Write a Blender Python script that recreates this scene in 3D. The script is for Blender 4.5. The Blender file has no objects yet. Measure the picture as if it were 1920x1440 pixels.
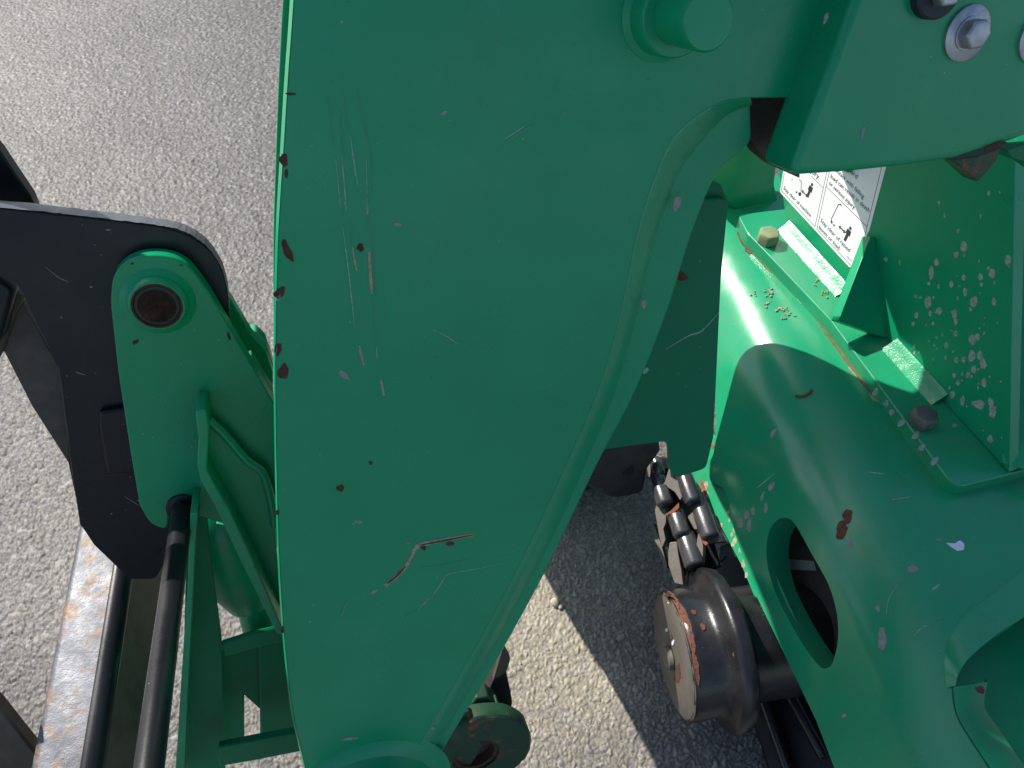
import bpy, bmesh, math, random
import numpy as np
from mathutils import Vector, Matrix
from mathutils.geometry import delaunay_2d_cdt

# ------------------------------------------------------------------ camera, world, sun, exposure
S = bpy.context.scene
C = S.collection
FPX = 1397.0                       # focal length in pixels of a 1920 x 1440 frame
PITCH = math.radians(52)
CAM = Vector((0, 0, 1.65))
cam = bpy.data.objects.new('camera', bpy.data.cameras.new('camera'))
C.objects.link(cam)
cam.data.sensor_width = 36
cam.data.lens = 36 * FPX / 1920
cam.data.clip_start = 0.02
cam.data.clip_end = 500
cam.location = CAM
cam.rotation_euler = (math.pi / 2 - PITCH, 0, 0)
S.camera = cam

SUN = Vector((-0.58, 0.45, 0.67)).normalized()
world = bpy.data.worlds.new("World")
S.world = world
world.use_nodes = True
wn = world.node_tree
wn.nodes.clear()
wo = wn.nodes.new('ShaderNodeOutputWorld')
wb = wn.nodes.new('ShaderNodeBackground')
ws = wn.nodes.new('ShaderNodeTexSky')
ws.sky_type = 'NISHITA'
ws.sun_disc = False
ws.sun_elevation = math.asin(SUN.z)
ws.sun_rotation = math.atan2(SUN.x, SUN.y)
wb.inputs['Strength'].default_value = 0.10
wn.links.new(ws.outputs[0], wb.inputs['Color'])
wn.links.new(wb.outputs[0], wo.inputs['Surface'])
sl = bpy.data.lights.new('sun', 'SUN')
sl.energy = 4.2
sl.angle = math.radians(0.5)
sl.color = (1.0, 0.95, 0.87)
so = bpy.data.objects.new('sun', sl)
C.objects.link(so)
so.rotation_euler = SUN.to_track_quat('Z', 'Y').to_euler()
S.view_settings.view_transform = 'Standard'
S.view_settings.look = 'None'
S.view_settings.exposure = 0.8
S.view_settings.gamma = 1.0

# ------------------------------------------------------------------ placing helpers
RX = Vector((1, 0, 0))
UPC = Vector((0, math.sin(PITCH), math.cos(PITCH)))
FW = Vector((0, math.cos(PITCH), -math.sin(PITCH)))


def ray(px, py):
    return RX * ((px - 960) / FPX) + UPC * ((720 - py) / FPX) + FW


def cam2w(x, y, z):
    return RX * x + UPC * y - FW * z


NB = cam2w(.344, -.587, 1.0).normalized()      # the way the side plates of boom and links face
B0 = CAM + ray(760, 700) * 0.70


class Plane:
    def __init__(s, p, n):
        s.p, s.n = p, n.normalized()

    def __call__(s, px, py):
        r = ray(px, py)
        return CAM + r * ((s.p - CAM).dot(s.n) / r.dot(s.n))


def B(d):                                        # boom-parallel plane d metres behind the boom's face
    return Plane(B0 - NB * d, NB)


def H(z):
    return Plane(Vector((0, 0, z)), Vector((0, 0, 1)))


def inpoly(x, y, poly):
    c = False
    j = len(poly) - 1
    for i in range(len(poly)):
        xi, yi = poly[i][:2]
        xj, yj = poly[j][:2]
        if (yi > y) != (yj > y) and x < (xj - xi) * (y - yi) / (yj - yi) + xi:
            c = not c
        j = i
    return c


def rounded(pts, n=7):
    """polygon with optional third value: corner rounding in pixels"""
    out = []
    m = len(pts)
    for i, p in enumerate(pts):
        if len(p) < 3 or p[2] <= 0:
            out.append((p[0], p[1]))
            continue
        a, b = Vector(pts[i - 1][:2]), Vector(pts[(i + 1) % m][:2])
        q = Vector(p[:2])
        ra = min(p[2], (a - q).length * .49)
        rb = min(p[2], (b - q).length * .49)
        s, e = q + (a - q).normalized() * ra, q + (b - q).normalized() * rb
        for k in range(n + 1):
            t = k / n
            v = s * (1 - t) ** 2 + q * 2 * t * (1 - t) + e * t * t
            out.append((v.x, v.y))
    return out


def spline(pts, n=6, closed=False):
    """Catmull-Rom through the points"""
    P = [Vector(p[:2]) for p in pts]
    out = []
    m = len(P)
    rng = range(m if closed else m - 1)
    for i in rng:
        if closed:
            p0, p1, p2, p3 = P[i - 1], P[i], P[(i + 1) % m], P[(i + 2) % m]
        else:
            p0, p1, p2, p3 = P[max(i - 1, 0)], P[i], P[i + 1], P[min(i + 2, m - 1)]
        for k in range(n):
            t = k / n
            v = 0.5 * ((2 * p1) + (p2 - p0) * t + (2 * p0 - 5 * p1 + 4 * p2 - p3) * t * t + (3 * p1 - p0 - 3 * p2 + p3) * t ** 3)
            out.append((v.x, v.y))
    if not closed:
        out.append((P[-1].x, P[-1].y))
    return out


# ------------------------------------------------------------------ object helpers
def setp(o, label=None, cat=None, group=None, kind=None):
    if label: o['label'] = label
    if cat: o['category'] = cat
    if group: o['group'] = group
    if kind: o['kind'] = kind
    return o


def thing(name, label, cat, loc, group=None):
    o = bpy.data.objects.new(name, None)
    o.empty_display_size = .1
    C.objects.link(o)
    o.location = loc
    return setp(o, label, cat, group)


def wloc(o):
    v = Vector(o.location)
    while o.parent:
        o = o.parent
        v += Vector(o.location)
    return v


def obj(name, bm, mat, parent=None, smooth=False, bevel=0.0, segs=2, label=None, kind=None, angle=35):
    me = bpy.data.meshes.new(name)
    bmesh.ops.recalc_face_normals(bm, faces=bm.faces)
    bm.to_mesh(me)
    bm.free()
    o = bpy.data.objects.new(name, me)
    C.objects.link(o)
    if parent:
        o.parent = parent
        o.location = -wloc(parent)
    me.materials.append(mat)
    if smooth or bevel:
        for p in me.polygons: p.use_smooth = True
    if bevel:
        b = o.modifiers.new('bevel', 'BEVEL')
        b.width = bevel
        b.segments = segs
        b.limit_method = 'ANGLE'
        b.angle_limit = math.radians(angle)
        b.harden_normals = False
    if smooth or bevel:
        me.set_sharp_from_angle(angle=math.radians(42 if not bevel else 60))
    return setp(o, label, None, None, kind)


def prism_bm(pts, surf, off, bm=None):
    """closed plate: pixel outline laid on a surface, given real thickness along off"""
    bm = bm or bmesh.new()
    f = [surf(x, y) for x, y in pts]
    a = [bm.verts.new(v) for v in f]
    b = [bm.verts.new(v + off) for v in f]
    n = len(f)
    bm.faces.new(a)
    bm.faces.new(b[::-1])
    for i in range(n):
        j = (i + 1) % n
        bm.faces.new((a[i], b[i], b[j], a[j]))
    return bm


def plate(name, pts, surf, thick, mat, parent, bevel=.0015, off=None, label=None, kind=None, segs=2):
    if off is None:
        off = -surf.n * thick
    return obj(name, prism_bm(rounded(pts), surf, off), mat, parent, bevel=bevel, label=label, kind=kind, segs=segs)


def basis(axis):
    w = axis.normalized()
    u = w.orthogonal().normalized()
    return u, w.cross(u).normalized(), w


def lathe_bm(o, axis, prof, n=40, bm=None, jit=0.0, seed=1):
    """profile of (distance along axis, radius)"""
    bm = bm or bmesh.new()
    rnd = random.Random(seed)
    u, v, w = basis(axis)
    rings = []
    for h, r in prof:
        if r <= 1e-6:
            rings.append([bm.verts.new(o + w * h)])
        else:
            rings.append([bm.verts.new(o + w * h + (u * math.cos(2 * math.pi * k / n) + v * math.sin(2 * math.pi * k / n)) * (r + rnd.uniform(-jit, jit))) for k in range(n)])
    for a, b in zip(rings, rings[1:]):
        for k in range(n):
            j = (k + 1) % n
            if len(a) == 1 and len(b) == 1: continue
            if len(a) == 1: bm.faces.new((a[0], b[k], b[j]))
            elif len(b) == 1: bm.faces.new((a[k], a[j], b[0]))
            else: bm.faces.new((a[k], a[j], b[j], b[k]))
    for r, rev in ((rings[0], True), (rings[-1], False)):
        if len(r) > 1: bm.faces.new(r[::-1] if rev else r)
    return bm


def cyl_bm(p, q, r, n=24, bm=None, r2=None):
    return lathe_bm(p, q - p, [(0, r), ((q - p).length, r2 or r)], n, bm)


def hex_bm(o, axis, r, h, bm=None, rot=0.3):
    bm = bm or bmesh.new()
    u, v, w = basis(axis)
    c = [math.cos(rot + k * math.pi / 3) for k in range(6)]
    s = [math.sin(rot + k * math.pi / 3) for k in range(6)]
    lo = [bm.verts.new(o + (u * c[k] + v * s[k]) * r) for k in range(6)]
    hi = [bm.verts.new(o + w * h * .86 + (u * c[k] + v * s[k]) * r) for k in range(6)]
    tp = [bm.verts.new(o + w * h + (u * c[k] + v * s[k]) * r * .86) for k in range(6)]
    bm.faces.new(lo[::-1])
    bm.faces.new(tp)
    for k in range(6):
        j = (k + 1) % 6
        bm.faces.new((lo[k], lo[j], hi[j], hi[k]))
        bm.faces.new((hi[k], hi[j], tp[j], tp[k]))
    return bm


def strip_bm(la, lb, bm=None):
    """skin between two rows of world points"""
    bm = bm or bmesh.new()
    a = [bm.verts.new(p) for p in la]
    b = [bm.verts.new(p) for p in lb]
    for i in range(len(a) - 1):
        bm.faces.new((a[i], a[i + 1], b[i + 1], b[i]))
    return bm


def tube_bm(path, r, n=8, bm=None, flat=1.0, nrm=None):
    """bead of radius r (number or list) along world points, closed at both ends"""
    bm = bm or bmesh.new()
    rings = []
    m = len(path)
    for i, p in enumerate(path):
        d = (path[min(i + 1, m - 1)] - path[max(i - 1, 0)]).normalized()
        w = nrm if nrm is not None else NB
        u = d.cross(w).normalized()
        w = u.cross(d).normalized()
        rr = r[i] if isinstance(r, (list, tuple)) else r
        rings.append([bm.verts.new(p + u * rr * math.cos(2 * math.pi * k / n) + w * rr * flat * math.sin(2 * math.pi * k / n)) for k in range(n)])
    for a, b in zip(rings, rings[1:]):
        for k in range(n):
            j = (k + 1) % n
            bm.faces.new((a[k], a[j], b[j], b[k]))
    bm.faces.new(rings[0][::-1])
    bm.faces.new(rings[-1])
    return bm


# ------------------------------------------------------------------ materials
def nt(name):
    m = bpy.data.materials.new(name)
    m.use_nodes = True
    t = m.node_tree
    return m, t, t.nodes['Principled BSDF']


def nodes(t, kind, **kw):
    n = t.nodes.new(kind)
    for k, v in kw.items():
        if k in n.inputs.keys(): n.inputs[k].default_value = v
        else: setattr(n, k, v)
    return n


def ramp(t, src, stops):
    r = t.nodes.new('ShaderNodeValToRGB')
    e = r.color_ramp.elements
    while len(e) < len(stops): e.new(.5)
    for el, (p, c) in zip(e, stops):
        el.position = p
        el.color = (*c, 1) if len(c) == 3 else (c[0],) * 3 + (1,)
    t.links.new(src, r.inputs[0])
    return r.outputs[0]


def noise(t, scale, detail=4, rough=.55, dist=0.0, vec=None):
    n = nodes(t, 'ShaderNodeTexNoise', Scale=scale, Detail=detail, Roughness=rough, Distortion=dist)
    if vec is None:
        tc = t.nodes.new('ShaderNodeTexCoord')
        vec = tc.outputs['Object']
    t.links.new(vec, n.inputs['Vector'])
    return n.outputs[0]


def mixc(t, fac, a, b):
    m = t.nodes.new('ShaderNodeMix')
    m.data_type = 'RGBA'
    for sock, v in ((m.inputs[0], fac), (m.inputs[6], a), (m.inputs[7], b)):
        if isinstance(v, (int, float)): sock.default_value = v
        elif isinstance(v, tuple): sock.default_value = (*v, 1)
        else: t.links.new(v, sock)
    return m.outputs[2]


def bump(t, b, h, strength, dist=.001):
    n = nodes(t, 'ShaderNodeBump', Strength=strength, Distance=dist)
    t.links.new(h, n.inputs['Height'])
    t.links.new(n.outputs[0], b.inputs['Normal'])


def paint(name, col, rough=.35, dust=.25, dustc=(.05, .16, .09), rust=.0, spec=.5, peel=.12, chips=.0, chipc=(.10, .05, .035)):
    m, t, b = nt(name)
    big = ramp(t, noise(t, 5, 5), [(.3, (0, 0, 0)), (.75, (1, 1, 1))])
    c = mixc(t, big, tuple(x * .90 for x in col), tuple(min(1, x * 1.10) for x in col))
    d = ramp(t, noise(t, 16, 8, .65), [(.46, (0, 0, 0)), (.8, (1, 1, 1))])
    mul = nodes(t, 'ShaderNodeMath', operation='MULTIPLY')
    t.links.new(d, mul.inputs[0])
    mul.inputs[1].default_value = dust
    c = mixc(t, mul.outputs[0], c, dustc)
    tc = t.nodes.new('ShaderNodeTexCoord')
    mp = t.nodes.new('ShaderNodeMapping')
    mp.inputs['Scale'].default_value = (26, 26, 2.2)
    t.links.new(tc.outputs['Object'], mp.inputs['Vector'])
    film = ramp(t, noise(t, 1.0, 7, .62, .3, mp.outputs[0]), [(.42, (0, 0, 0)), (.78, (1, 1, 1))])
    fm = nodes(t, 'ShaderNodeMath', operation='MULTIPLY')
    t.links.new(film, fm.inputs[0])
    fm.inputs[1].default_value = min(.35, .02 + dust * .4)
    c = mixc(t, fm.outputs[0], c, dustc)
    # dark grit specks and pale dots
    sp = ramp(t, noise(t, 420, 2, .5), [(.735, (0, 0, 0)), (.76, (1, 1, 1))])
    c = mixc(t, sp, c, tuple(x * .35 for x in col))
    sp2 = ramp(t, noise(t, 300, 2, .5, vec=None), [(.765, (0, 0, 0)), (.78, (1, 1, 1))])
    c = mixc(t, sp2, c, (.28, .33, .28))
    if rust > 0:
        r = ramp(t, noise(t, 28, 9, .7, .4), [(.70 - rust, (0, 0, 0)), (.735 - rust, (1, 1, 1))])
        rc = ramp(t, noise(t, 90, 5), [(.3, (.05, .018, .009)), (.7, (.24, .085, .035))])
        c = mixc(t, r, c, rc)
    if chips > 0:
        r = ramp(t, noise(t, 75, 7, .75, .3), [(.72 - chips, (0, 0, 0)), (.745 - chips, (1, 1, 1))])
        c = mixc(t, r, c, chipc)
    t.links.new(c, b.inputs['Base Color'])
    rr = ramp(t, noise(t, 9, 8, .66, .4), [(.3, (rough * .75,)), (.75, (min(1, rough * 1.55),))])
    t.links.new(rr, b.inputs['Roughness'])
    b.inputs['Specular IOR Level'].default_value = spec
    n1 = noise(t, 330, 3, .5)
    n2 = noise(t, 22, 3, .5)
    ad = nodes(t, 'ShaderNodeMath', operation='MULTIPLY_ADD')
    t.links.new(n2, ad.inputs[0])
    ad.inputs[1].default_value = 3.0
    t.links.new(n1, ad.inputs[2])
    bump(t, b, ad.outputs[0], peel, .0006)
    return m


GREEN = (.003, .265, .113)
M = {}
M['green'] = paint('green_paint', GREEN, .30, .04, spec=.38)
M['green_shade'] = paint('shaded_green_paint', (.001, .155, .068), .40, .03, spec=.2)  # same green paint, darkened to stand for shade on sheltered plates
M['green_dusty'] = paint('dusty_green_paint', (.010, .265, .12), .21, .22, (.10, .18, .10), rust=.0)
M['green_rusty'] = paint('chipped_green_paint', GREEN, .4, .3, chips=.09)
M['green_lug'] = paint('worn_shaded_green_paint', (.006, .05, .022), .55, .35, (.035, .025, .015), rust=.12)  # worn and rusty; base also lowered in place of the boom's shade
M['weld'] = paint('painted_weld', (.012, .27, .115), .20, .18, peel=.7)
M['black'] = paint('black_paint', (.009, .010, .013), .30, .08, (.05, .045, .04), spec=.3)
M['lit_edge'] = paint('flame_cut_lit_edge', (.075, .080, .098), .34, .3, (.16, .15, .14), rust=.03, peel=1.0)  # rough cut edge, base raised to paint sunlight on it
M['black_worn'] = paint('worn_black_steel', (.008, .008, .010), .28, .16, (.09, .08, .07), rust=.02, peel=.4)
M['track_grey'] = paint('mud_rubbed_steel', (.12, .105, .088), .5, .5, (.22, .195, .165), rust=.045, peel=.9)
M['bush'] = paint('polished_worn_steel', (.03, .03, .033), .27, .3, (.10, .09, .08), rust=.02, peel=.5)
M['bush'].node_tree.nodes['Principled BSDF'].inputs['Specular IOR Level'].default_value = .9
M['face_grey'] = paint('worn_roller_face', (.085, .075, .063), .5, .5, (.17, .15, .125), rust=.06, peel=.9)
M['rubber'] = paint('dark_rubber', (.012, .016, .026), .6, .1)


def metal():
    m, t, b = nt('scuffed_bare_steel')
    c = ramp(t, noise(t, 9, 6, .6, .5), [(.3, (.055, .058, .066)), (.6, (.11, .115, .13))])
    r = ramp(t, noise(t, 30, 9, .74, 1.2), [(.52, (0, 0, 0)), (.60, (1, 1, 1))])
    rc = ramp(t, noise(t, 120, 4), [(.3, (.10, .045, .02)), (.7, (.28, .17, .09))])
    c = mixc(t, r, c, rc)
    mud = ramp(t, noise(t, 48, 7, .72), [(.655, (0, 0, 0)), (.72, (1, 1, 1))])
    c = mixc(t, mud, c, (.38, .33, .25))
    t.links.new(c, b.inputs['Base Color'])
    inv = nodes(t, 'ShaderNodeMath', operation='SUBTRACT')
    inv.inputs[0].default_value = .55
    t.links.new(r, inv.inputs[1])
    t.links.new(inv.outputs[0], b.inputs['Metallic'])
    t.links.new(ramp(t, noise(t, 40, 6, .65), [(.3, (.36,)), (.7, (.6,))]), b.inputs['Roughness'])
    bump(t, b, noise(t, 60, 7, .7), .55, .002)
    return m


def simple(name, c1, c2, scale, rough, metallic=0.0, bs=.3, bd=.001, bscale=None):
    m, t, b = nt(name)
    t.links.new(ramp(t, noise(t, scale, 6, .65), [(.32, c1), (.68, c2)]), b.inputs['Base Color'])
    b.inputs['Roughness'].default_value = rough
    b.inputs['Metallic'].default_value = metallic
    if bs: bump(t, b, noise(t, bscale or scale * 2, 6, .65), bs, bd)
    return m


M['steel'] = metal()
M['zinc'] = simple('zinc_plated_steel', (.30, .31, .33), (.46, .47, .50), 90, .42, .8, .35)
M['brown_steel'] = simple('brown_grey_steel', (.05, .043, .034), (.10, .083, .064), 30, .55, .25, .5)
M['rust'] = simple('rust', (.045, .018, .011), (.17, .06, .03), 160, .85)
M['rust_dark'] = simple('dark_rust', (.030, .013, .008), (.10, .036, .018), 160, .85)
M['rust_orange'] = simple('orange_rust', (.12, .035, .015), (.27, .09, .04), 160, .85)
M['bare_tan'] = simple('tan_primer', (.24, .19, .12), (.42, .35, .24), 200, .8)
M['pale_scratch'] = simple('pale_scratch', (.10, .26, .17), (.30, .44, .34), 300, .7, bs=0)
M['faint_scratch'] = simple('faint_scratch', (.03, .25, .13), (.06, .29, .17), 300, .6, bs=0)
M['pink_chip'] = simple('grey_pink_undercoat', (.16, .20, .17), (.28, .29, .27), 120, .8)
M['white_chip'] = simple('white_chip', (.6, .6, .7), (.75, .75, .82), 120, .6)
M['splash'] = simple('dried_splash', (.15, .22, .17), (.36, .40, .34), 160, .9)
M['mud'] = simple('dried_mud', (.20, .16, .10), (.42, .36, .24), 160, .95, bs=.8)
M['sticker'] = simple('white_vinyl', (.80, .80, .79), (.84, .84, .83), 20, .35, bs=0)
M['ink'] = simple('black_ink', (.025, .025, .028), (.04, .04, .045), 60, .5, bs=0)
M['bolt_green'] = paint('green_bolt_paint', (.03, .20, .09), .45, .5, (.25, .22, .12), peel=.5)
M['bolt_mud'] = paint('muddy_bolt_paint', (.16, .20, .10), .6, .8, (.42, .38, .22), chips=.08, peel=.6)
M['bolt_dark'] = simple('oxidised_bolt', (.06, .075, .065), (.13, .14, .12), 70, .6, .3, .5)
M['rust_pin'] = simple('greasy_pin_end', (.010, .014, .013), (.035, .030, .024), 45, .5, .2, .5)
M['dark_void'] = simple('dark_steel_and_shade', (.018, .018, .016), (.045, .038, .03), 25, .6)  # dark steel; also colours in the shade of openings
M['hose'] = simple('black_hose', (.012, .012, .013), (.03, .028, .026), 40, .5)
M['stone'] = simple('pale_stone', (.24, .21, .17), (.40, .36, .29), 60, .9)
M['seam'] = simple('rust_stained_seam', (.07, .09, .035), (.22, .12, .05), 60, .8)

# ------------------------------------------------------------------ ground
def make_ground():
    rng = np.random.default_rng(4)
    rows, cols = 860, 900
    # finer near the viewer, coarser with distance; one continuous sheet
    k = np.linspace(0, 1, rows)
    y = 0.18 * (3.9 / 0.18) ** k * 0 + (0.18 + 3.75 * (0.42 * k + 0.58 * k ** 1.7))
    u = np.linspace(-1, 1, cols)
    half = 0.80 + 0.52 * y
    cx = -0.12 - 0.13 * y
    X = cx[:, None] + half[:, None] * u[None, :]
    Y = np.repeat(y[:, None], cols, 1)
    cell = 0.0088
    ca, sa = math.cos(.62), math.sin(.62)
    XR = X * ca + Y * sa + .0035 * np.sin(Y * 71 + 2.1 * np.sin(X * 53)) + .0015 * np.sin(X * 233 + Y * 171)
    YR = Y * ca - X * sa + .0035 * np.sin(X * 67 + 1.7 * np.sin(Y * 59)) + .0015 * np.sin(Y * 251 - X * 143)
    gx, gy = np.floor(XR / cell).astype(int), np.floor(YR / cell).astype(int)

    def hsh(i, j, s):
        v = np.sin(i * 127.1 + j * 311.7 + s * 74.7) * 43758.5453
        return v - np.floor(v)
    best = np.full(X.shape, 9.0)
    sec = np.full(X.shape, 9.0)
    idv = np.zeros(X.shape)
    hgt = np.zeros(X.shape)
    for di in (-1, 0, 1):
        for dj in (-1, 0, 1):
            i, j = gx + di, gy + dj
            px = (i + hsh(i, j, 1)) * cell
            py = (j + hsh(i, j, 2)) * cell
            sx = .75 + .6 * hsh(i, j, 5)
            dd = np.hypot((XR - px) * sx, (YR - py) / sx) / cell / (.65 + .7 * hsh(i, j, 6))
            m = dd < best
            sec = np.where(m, best, np.minimum(sec, dd))
            best = np.where(m, dd, best)
            idv = np.where(m, hsh(i, j, 3), idv)
            hgt = np.where(m, hsh(i, j, 4), hgt)
    edge = np.clip((sec - best) / .45, 0, 1)
    dome = np.clip(edge, 0, 1) ** .6
    fine = hsh(np.floor(XR / .0021), np.floor(YR / .0021), 9)
    Z = (0.0012 + .0034 * hgt) * dome + .0005 * fine
    # wide unevenness
    Z += .0018 * np.sin(X * 9.1 + 1.3 * np.sin(Y * 5.2)) * np.cos(Y * 7.7 + X * 3)
    # worn towards the sheet's border so it meets the plain surround
    fade = np.clip(np.minimum(np.minimum(1 - np.abs(u)[None, :], 1) * 30, np.minimum(k, 1 - k)[:, None] * 60), 0, 1)
    Z = Z * fade
    tone = .070 + .080 * idv ** 1.3 + .04 * (idv > .93)
    tone = tone * (.40 + .60 * np.clip(edge * 1.6, 0, 1)) + .02 * (fine - .5)
    sand = np.exp(-(((X - .08) / .42) ** 2 + ((Y - .62) / .38) ** 2))
    sand += .45 * np.exp(-(((X + .75) / .5) ** 2 + ((Y - .8) / .6) ** 2))
    sand = np.clip(sand * (1.1 + .25 * np.sin(X * 17 + 2 * np.sin(Y * 11)) * np.sin(Y * 13 + X * 5)), 0, 1)
    tone = tone + sand * (.20 + .08 * (hgt - .5) - tone * .35) * np.clip(.45 + edge, 0, 1)
    warm = hsh(np.floor(idv * 997), np.floor(hgt * 997), 7)
    co = np.stack([X, Y, Z], -1).reshape(-1, 3)
    idx = np.arange(rows * cols).reshape(rows, cols)
    q = np.stack([idx[:-1, :-1], idx[:-1, 1:], idx[1:, 1:], idx[1:, :-1]], -1).reshape(-1, 4)
    # surround out to the horizon, sharing the border corners
    c00, c10, c11, c01 = idx[0, 0], idx[0, -1], idx[-1, -1], idx[-1, 0]
    n0 = len(co)
    far = np.array([[-200, -200, 0], [200, -200, 0], [200, 200, 0], [-200, 200, 0]], float)
    co = np.concatenate([co, far])
    f4 = [[n0, n0 + 1, c10, c00], [n0 + 1, n0 + 2, c11, c10], [n0 + 2, n0 + 3, c01, c11], [n0 + 3, n0, c00, c01]]
    q = np.concatenate([q, np.array(f4)])
    me = bpy.data.meshes.new('asphalt_ground')
    me.vertices.add(len(co))
    me.vertices.foreach_set('co', co.astype(np.float32).ravel())
    me.loops.add(q.size)
    me.loops.foreach_set('vertex_index', q.astype(np.int32).ravel())
    me.polygons.add(len(q))
    me.polygons.foreach_set('loop_start', np.arange(0, q.size, 4, dtype=np.int32))
    me.update(calc_edges=True)
    at = me.color_attributes.new('stone', 'FLOAT_COLOR', 'POINT')
    col = np.ones((len(co), 4), np.float32)
    w = warm.reshape(-1)
    tt = np.concatenate([tone.reshape(-1), np.full(4, .15)])
    ww = np.concatenate([w, np.full(4, .5)])
    sd = np.concatenate([sand.reshape(-1), np.zeros(4)])
    col[:, 0] = tt * (1.0 + .10 * ww + .06 * sd)
    col[:, 1] = tt * (.97 + .04 * ww)
    col[:, 2] = tt * (.97 - .10 * ww - .14 * sd)
    col[[c00, c10, c11, c01, n0, n0 + 1, n0 + 2, n0 + 3], 3] = 0
    at.data.foreach_set('color', col.ravel())
    m, t, b = nt('asphalt')
    a = nodes(t, 'ShaderNodeAttribute', attribute_name='stone')
    patch = ramp(t, noise(t, 2.3, 5, .6), [(.3, (.80,)), (.7, (1.14,))])
    mm = nodes(t, 'ShaderNodeMix', data_type='RGBA', blend_type='MULTIPLY')
    mm.inputs[0].default_value = 1
    t.links.new(a.outputs['Color'], mm.inputs[6])
    t.links.new(patch, mm.inputs[7])
    vo = nodes(t, 'ShaderNodeTexVoronoi', Scale=115.0)
    tcg = t.nodes.new('ShaderNodeTexCoord')
    t.links.new(tcg.outputs['Object'], vo.inputs['Vector'])
    sp = nodes(t, 'ShaderNodeSeparateColor')
    t.links.new(vo.outputs['Color'], sp.inputs[0])
    far_c = ramp(t, sp.outputs[0], [(.0, (.05,)), (1.0, (.23,))])
    t.links.new(mixc(t, a.outputs['Alpha'], far_c, mm.outputs[2]), b.inputs['Base Color'])
    t.links.new(ramp(t, noise(t, 140, 3), [(.3, (.45,)), (.7, (.75,))]), b.inputs['Roughness'])
    bump(t, b, noise(t, 520, 4, .7), .5, .0015)
    me.materials.append(m)
    o = bpy.data.objects.new('asphalt_ground', me)
    C.objects.link(o)
    setp(o, 'coarse grey asphalt of pale stones under the machine', kind='structure')


make_ground()

# ------------------------------------------------------------------ the machine
exc = thing('excavator', 'green tracked excavator with a big scratched boom plate in the middle', 'excavator', (0.35, 0.95, 0))


def part(name, loc, parent=exc, label=None):
    o = bpy.data.objects.new(name, None)
    o.empty_display_size = .05
    C.objects.link(o)
    o.parent = parent
    o.location = Vector(loc) - wloc(parent)
    if label: o['label'] = label
    return o


def blob(cx, cy, rx, ry, rot=0, seed=0, n=14, rough=.28):
    rnd = random.Random(seed * 7919 + int(cx * 13 + cy * 7))
    ph = [rnd.uniform(0, 6.28) for _ in range(4)]
    out = []
    for k in range(n):
        a = 2 * math.pi * k / n
        r = 1 + rough * (.5 * math.sin(2 * a + ph[0]) + .4 * math.sin(3 * a + ph[1]) + .35 * math.sin(5 * a + ph[2])) + rnd.uniform(-.08, .08)
        x, y = rx * r * math.cos(a), ry * r * math.sin(a)
        c, s = math.cos(rot), math.sin(rot)
        out.append((cx + x * c - y * s, cy + x * s + y * c))
    return out


def marks(name, polys, surf, mat, parent, h=.0004, kind='stuff', one=False):
    """thin flakes, splashes and scratches lying on a painted surface, each a real sliver"""
    bm = bmesh.new()
    for p in polys:
        nv = surf.n if hasattr(surf, 'n') else None
        ctr = surf(sum(q[0] for q in p) / len(p), sum(q[1] for q in p) / len(p))
        n = nv if nv is not None else surf.normal(ctr)
        prism_bm(p, lambda x, y: surf(x, y) - n * .0006, n * (h + .0006), bm)
    return obj(name, bm, mat, parent, kind=None if one else kind)


def line_poly(pts, w, taper=True, seed=0):
    rnd = random.Random(seed + int(pts[0][0] * 3 + pts[0][1]))
    P = spline(pts, 5) if len(pts) > 2 else [(pts[0][0] + (pts[1][0] - pts[0][0]) * t / 8, pts[0][1] + (pts[1][1] - pts[0][1]) * t / 8) for t in range(9)]
    L, R = [], []
    m = len(P)
    for i, p in enumerate(P):
        a, b = Vector(P[max(i - 1, 0)]), Vector(P[min(i + 1, m - 1)])
        d = (b - a).normalized()
        q = Vector((-d.y, d.x))
        t = i / (m - 1)
        ww = w * .5 * ((math.sin(math.pi * min(max(t, .06), .94)) ** .5) if taper else 1) * rnd.uniform(.7, 1.2)
        L.append((p[0] + q.x * ww, p[1] + q.y * ww))
        R.append((p[0] - q.x * ww, p[1] - q.y * ww))
    return L + R[::-1]


# ---------------- boom
boom = part('boom', B(0)(700, 1440), label='tapered box boom of shaded green steel')
left_edge = [(549, -90), (541, 40), (533, 150), (524, 300), (517, 430), (514, 560), (513, 680), (514, 800), (517, 950), (523, 1100), (533, 1230), (545, 1330), (560, 1400), (578, 1480)]
inner = [(1408, 184), (1356, 192), (1314, 214), (1271, 252), (1245, 295), (1215, 376), (1192, 460), (1160, 610), (1120, 740), (1060, 880), (1005, 1000), (955, 1100), (880, 1238), (798, 1379), (760, 1448)]
mid = [(1410, 197), (1370, 213), (1339, 239), (1297, 290), (1271, 328), (1247, 393), (1222, 472), (1190, 610), (1150, 745), (1090, 890), (1036, 1010), (987, 1100), (910, 1243), (822, 1395), (785, 1460)]
outer = [(1409, 232), (1408, 262), (1392, 285), (1356, 312), (1335, 345), (1314, 395), (1292, 455), (1250, 590), (1190, 740), (1130, 853), (1078, 960), (1009, 1100), (927, 1248), (838, 1396), (800, 1465)]
LE, IN, MD, OU = [(625, -1000)] + spline(left_edge), spline(inner), spline(mid), spline(outer)
bottom = spline([(578, 1480), (610, 1560), (690, 1610), (760, 1560), (760, 1448)])[1:-1]
def ew(y): return 6.5 if y < 250 else max(3.2, 6.5 - (y - 250) / 130)
LS = [(x + ew(y), y) for x, y in LE]
side = LS + bottom + IN[::-1] + [(1480, 183), (1562, 176), (1640, -90), (1760, -1000)]
plate('side_plate', side, B(0), .012, M['green'], boom, bevel=.0012)
LF = [(x - 13 * max(0, min(1, (600 - y) / 560)), y) for x, y in LE]
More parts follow.
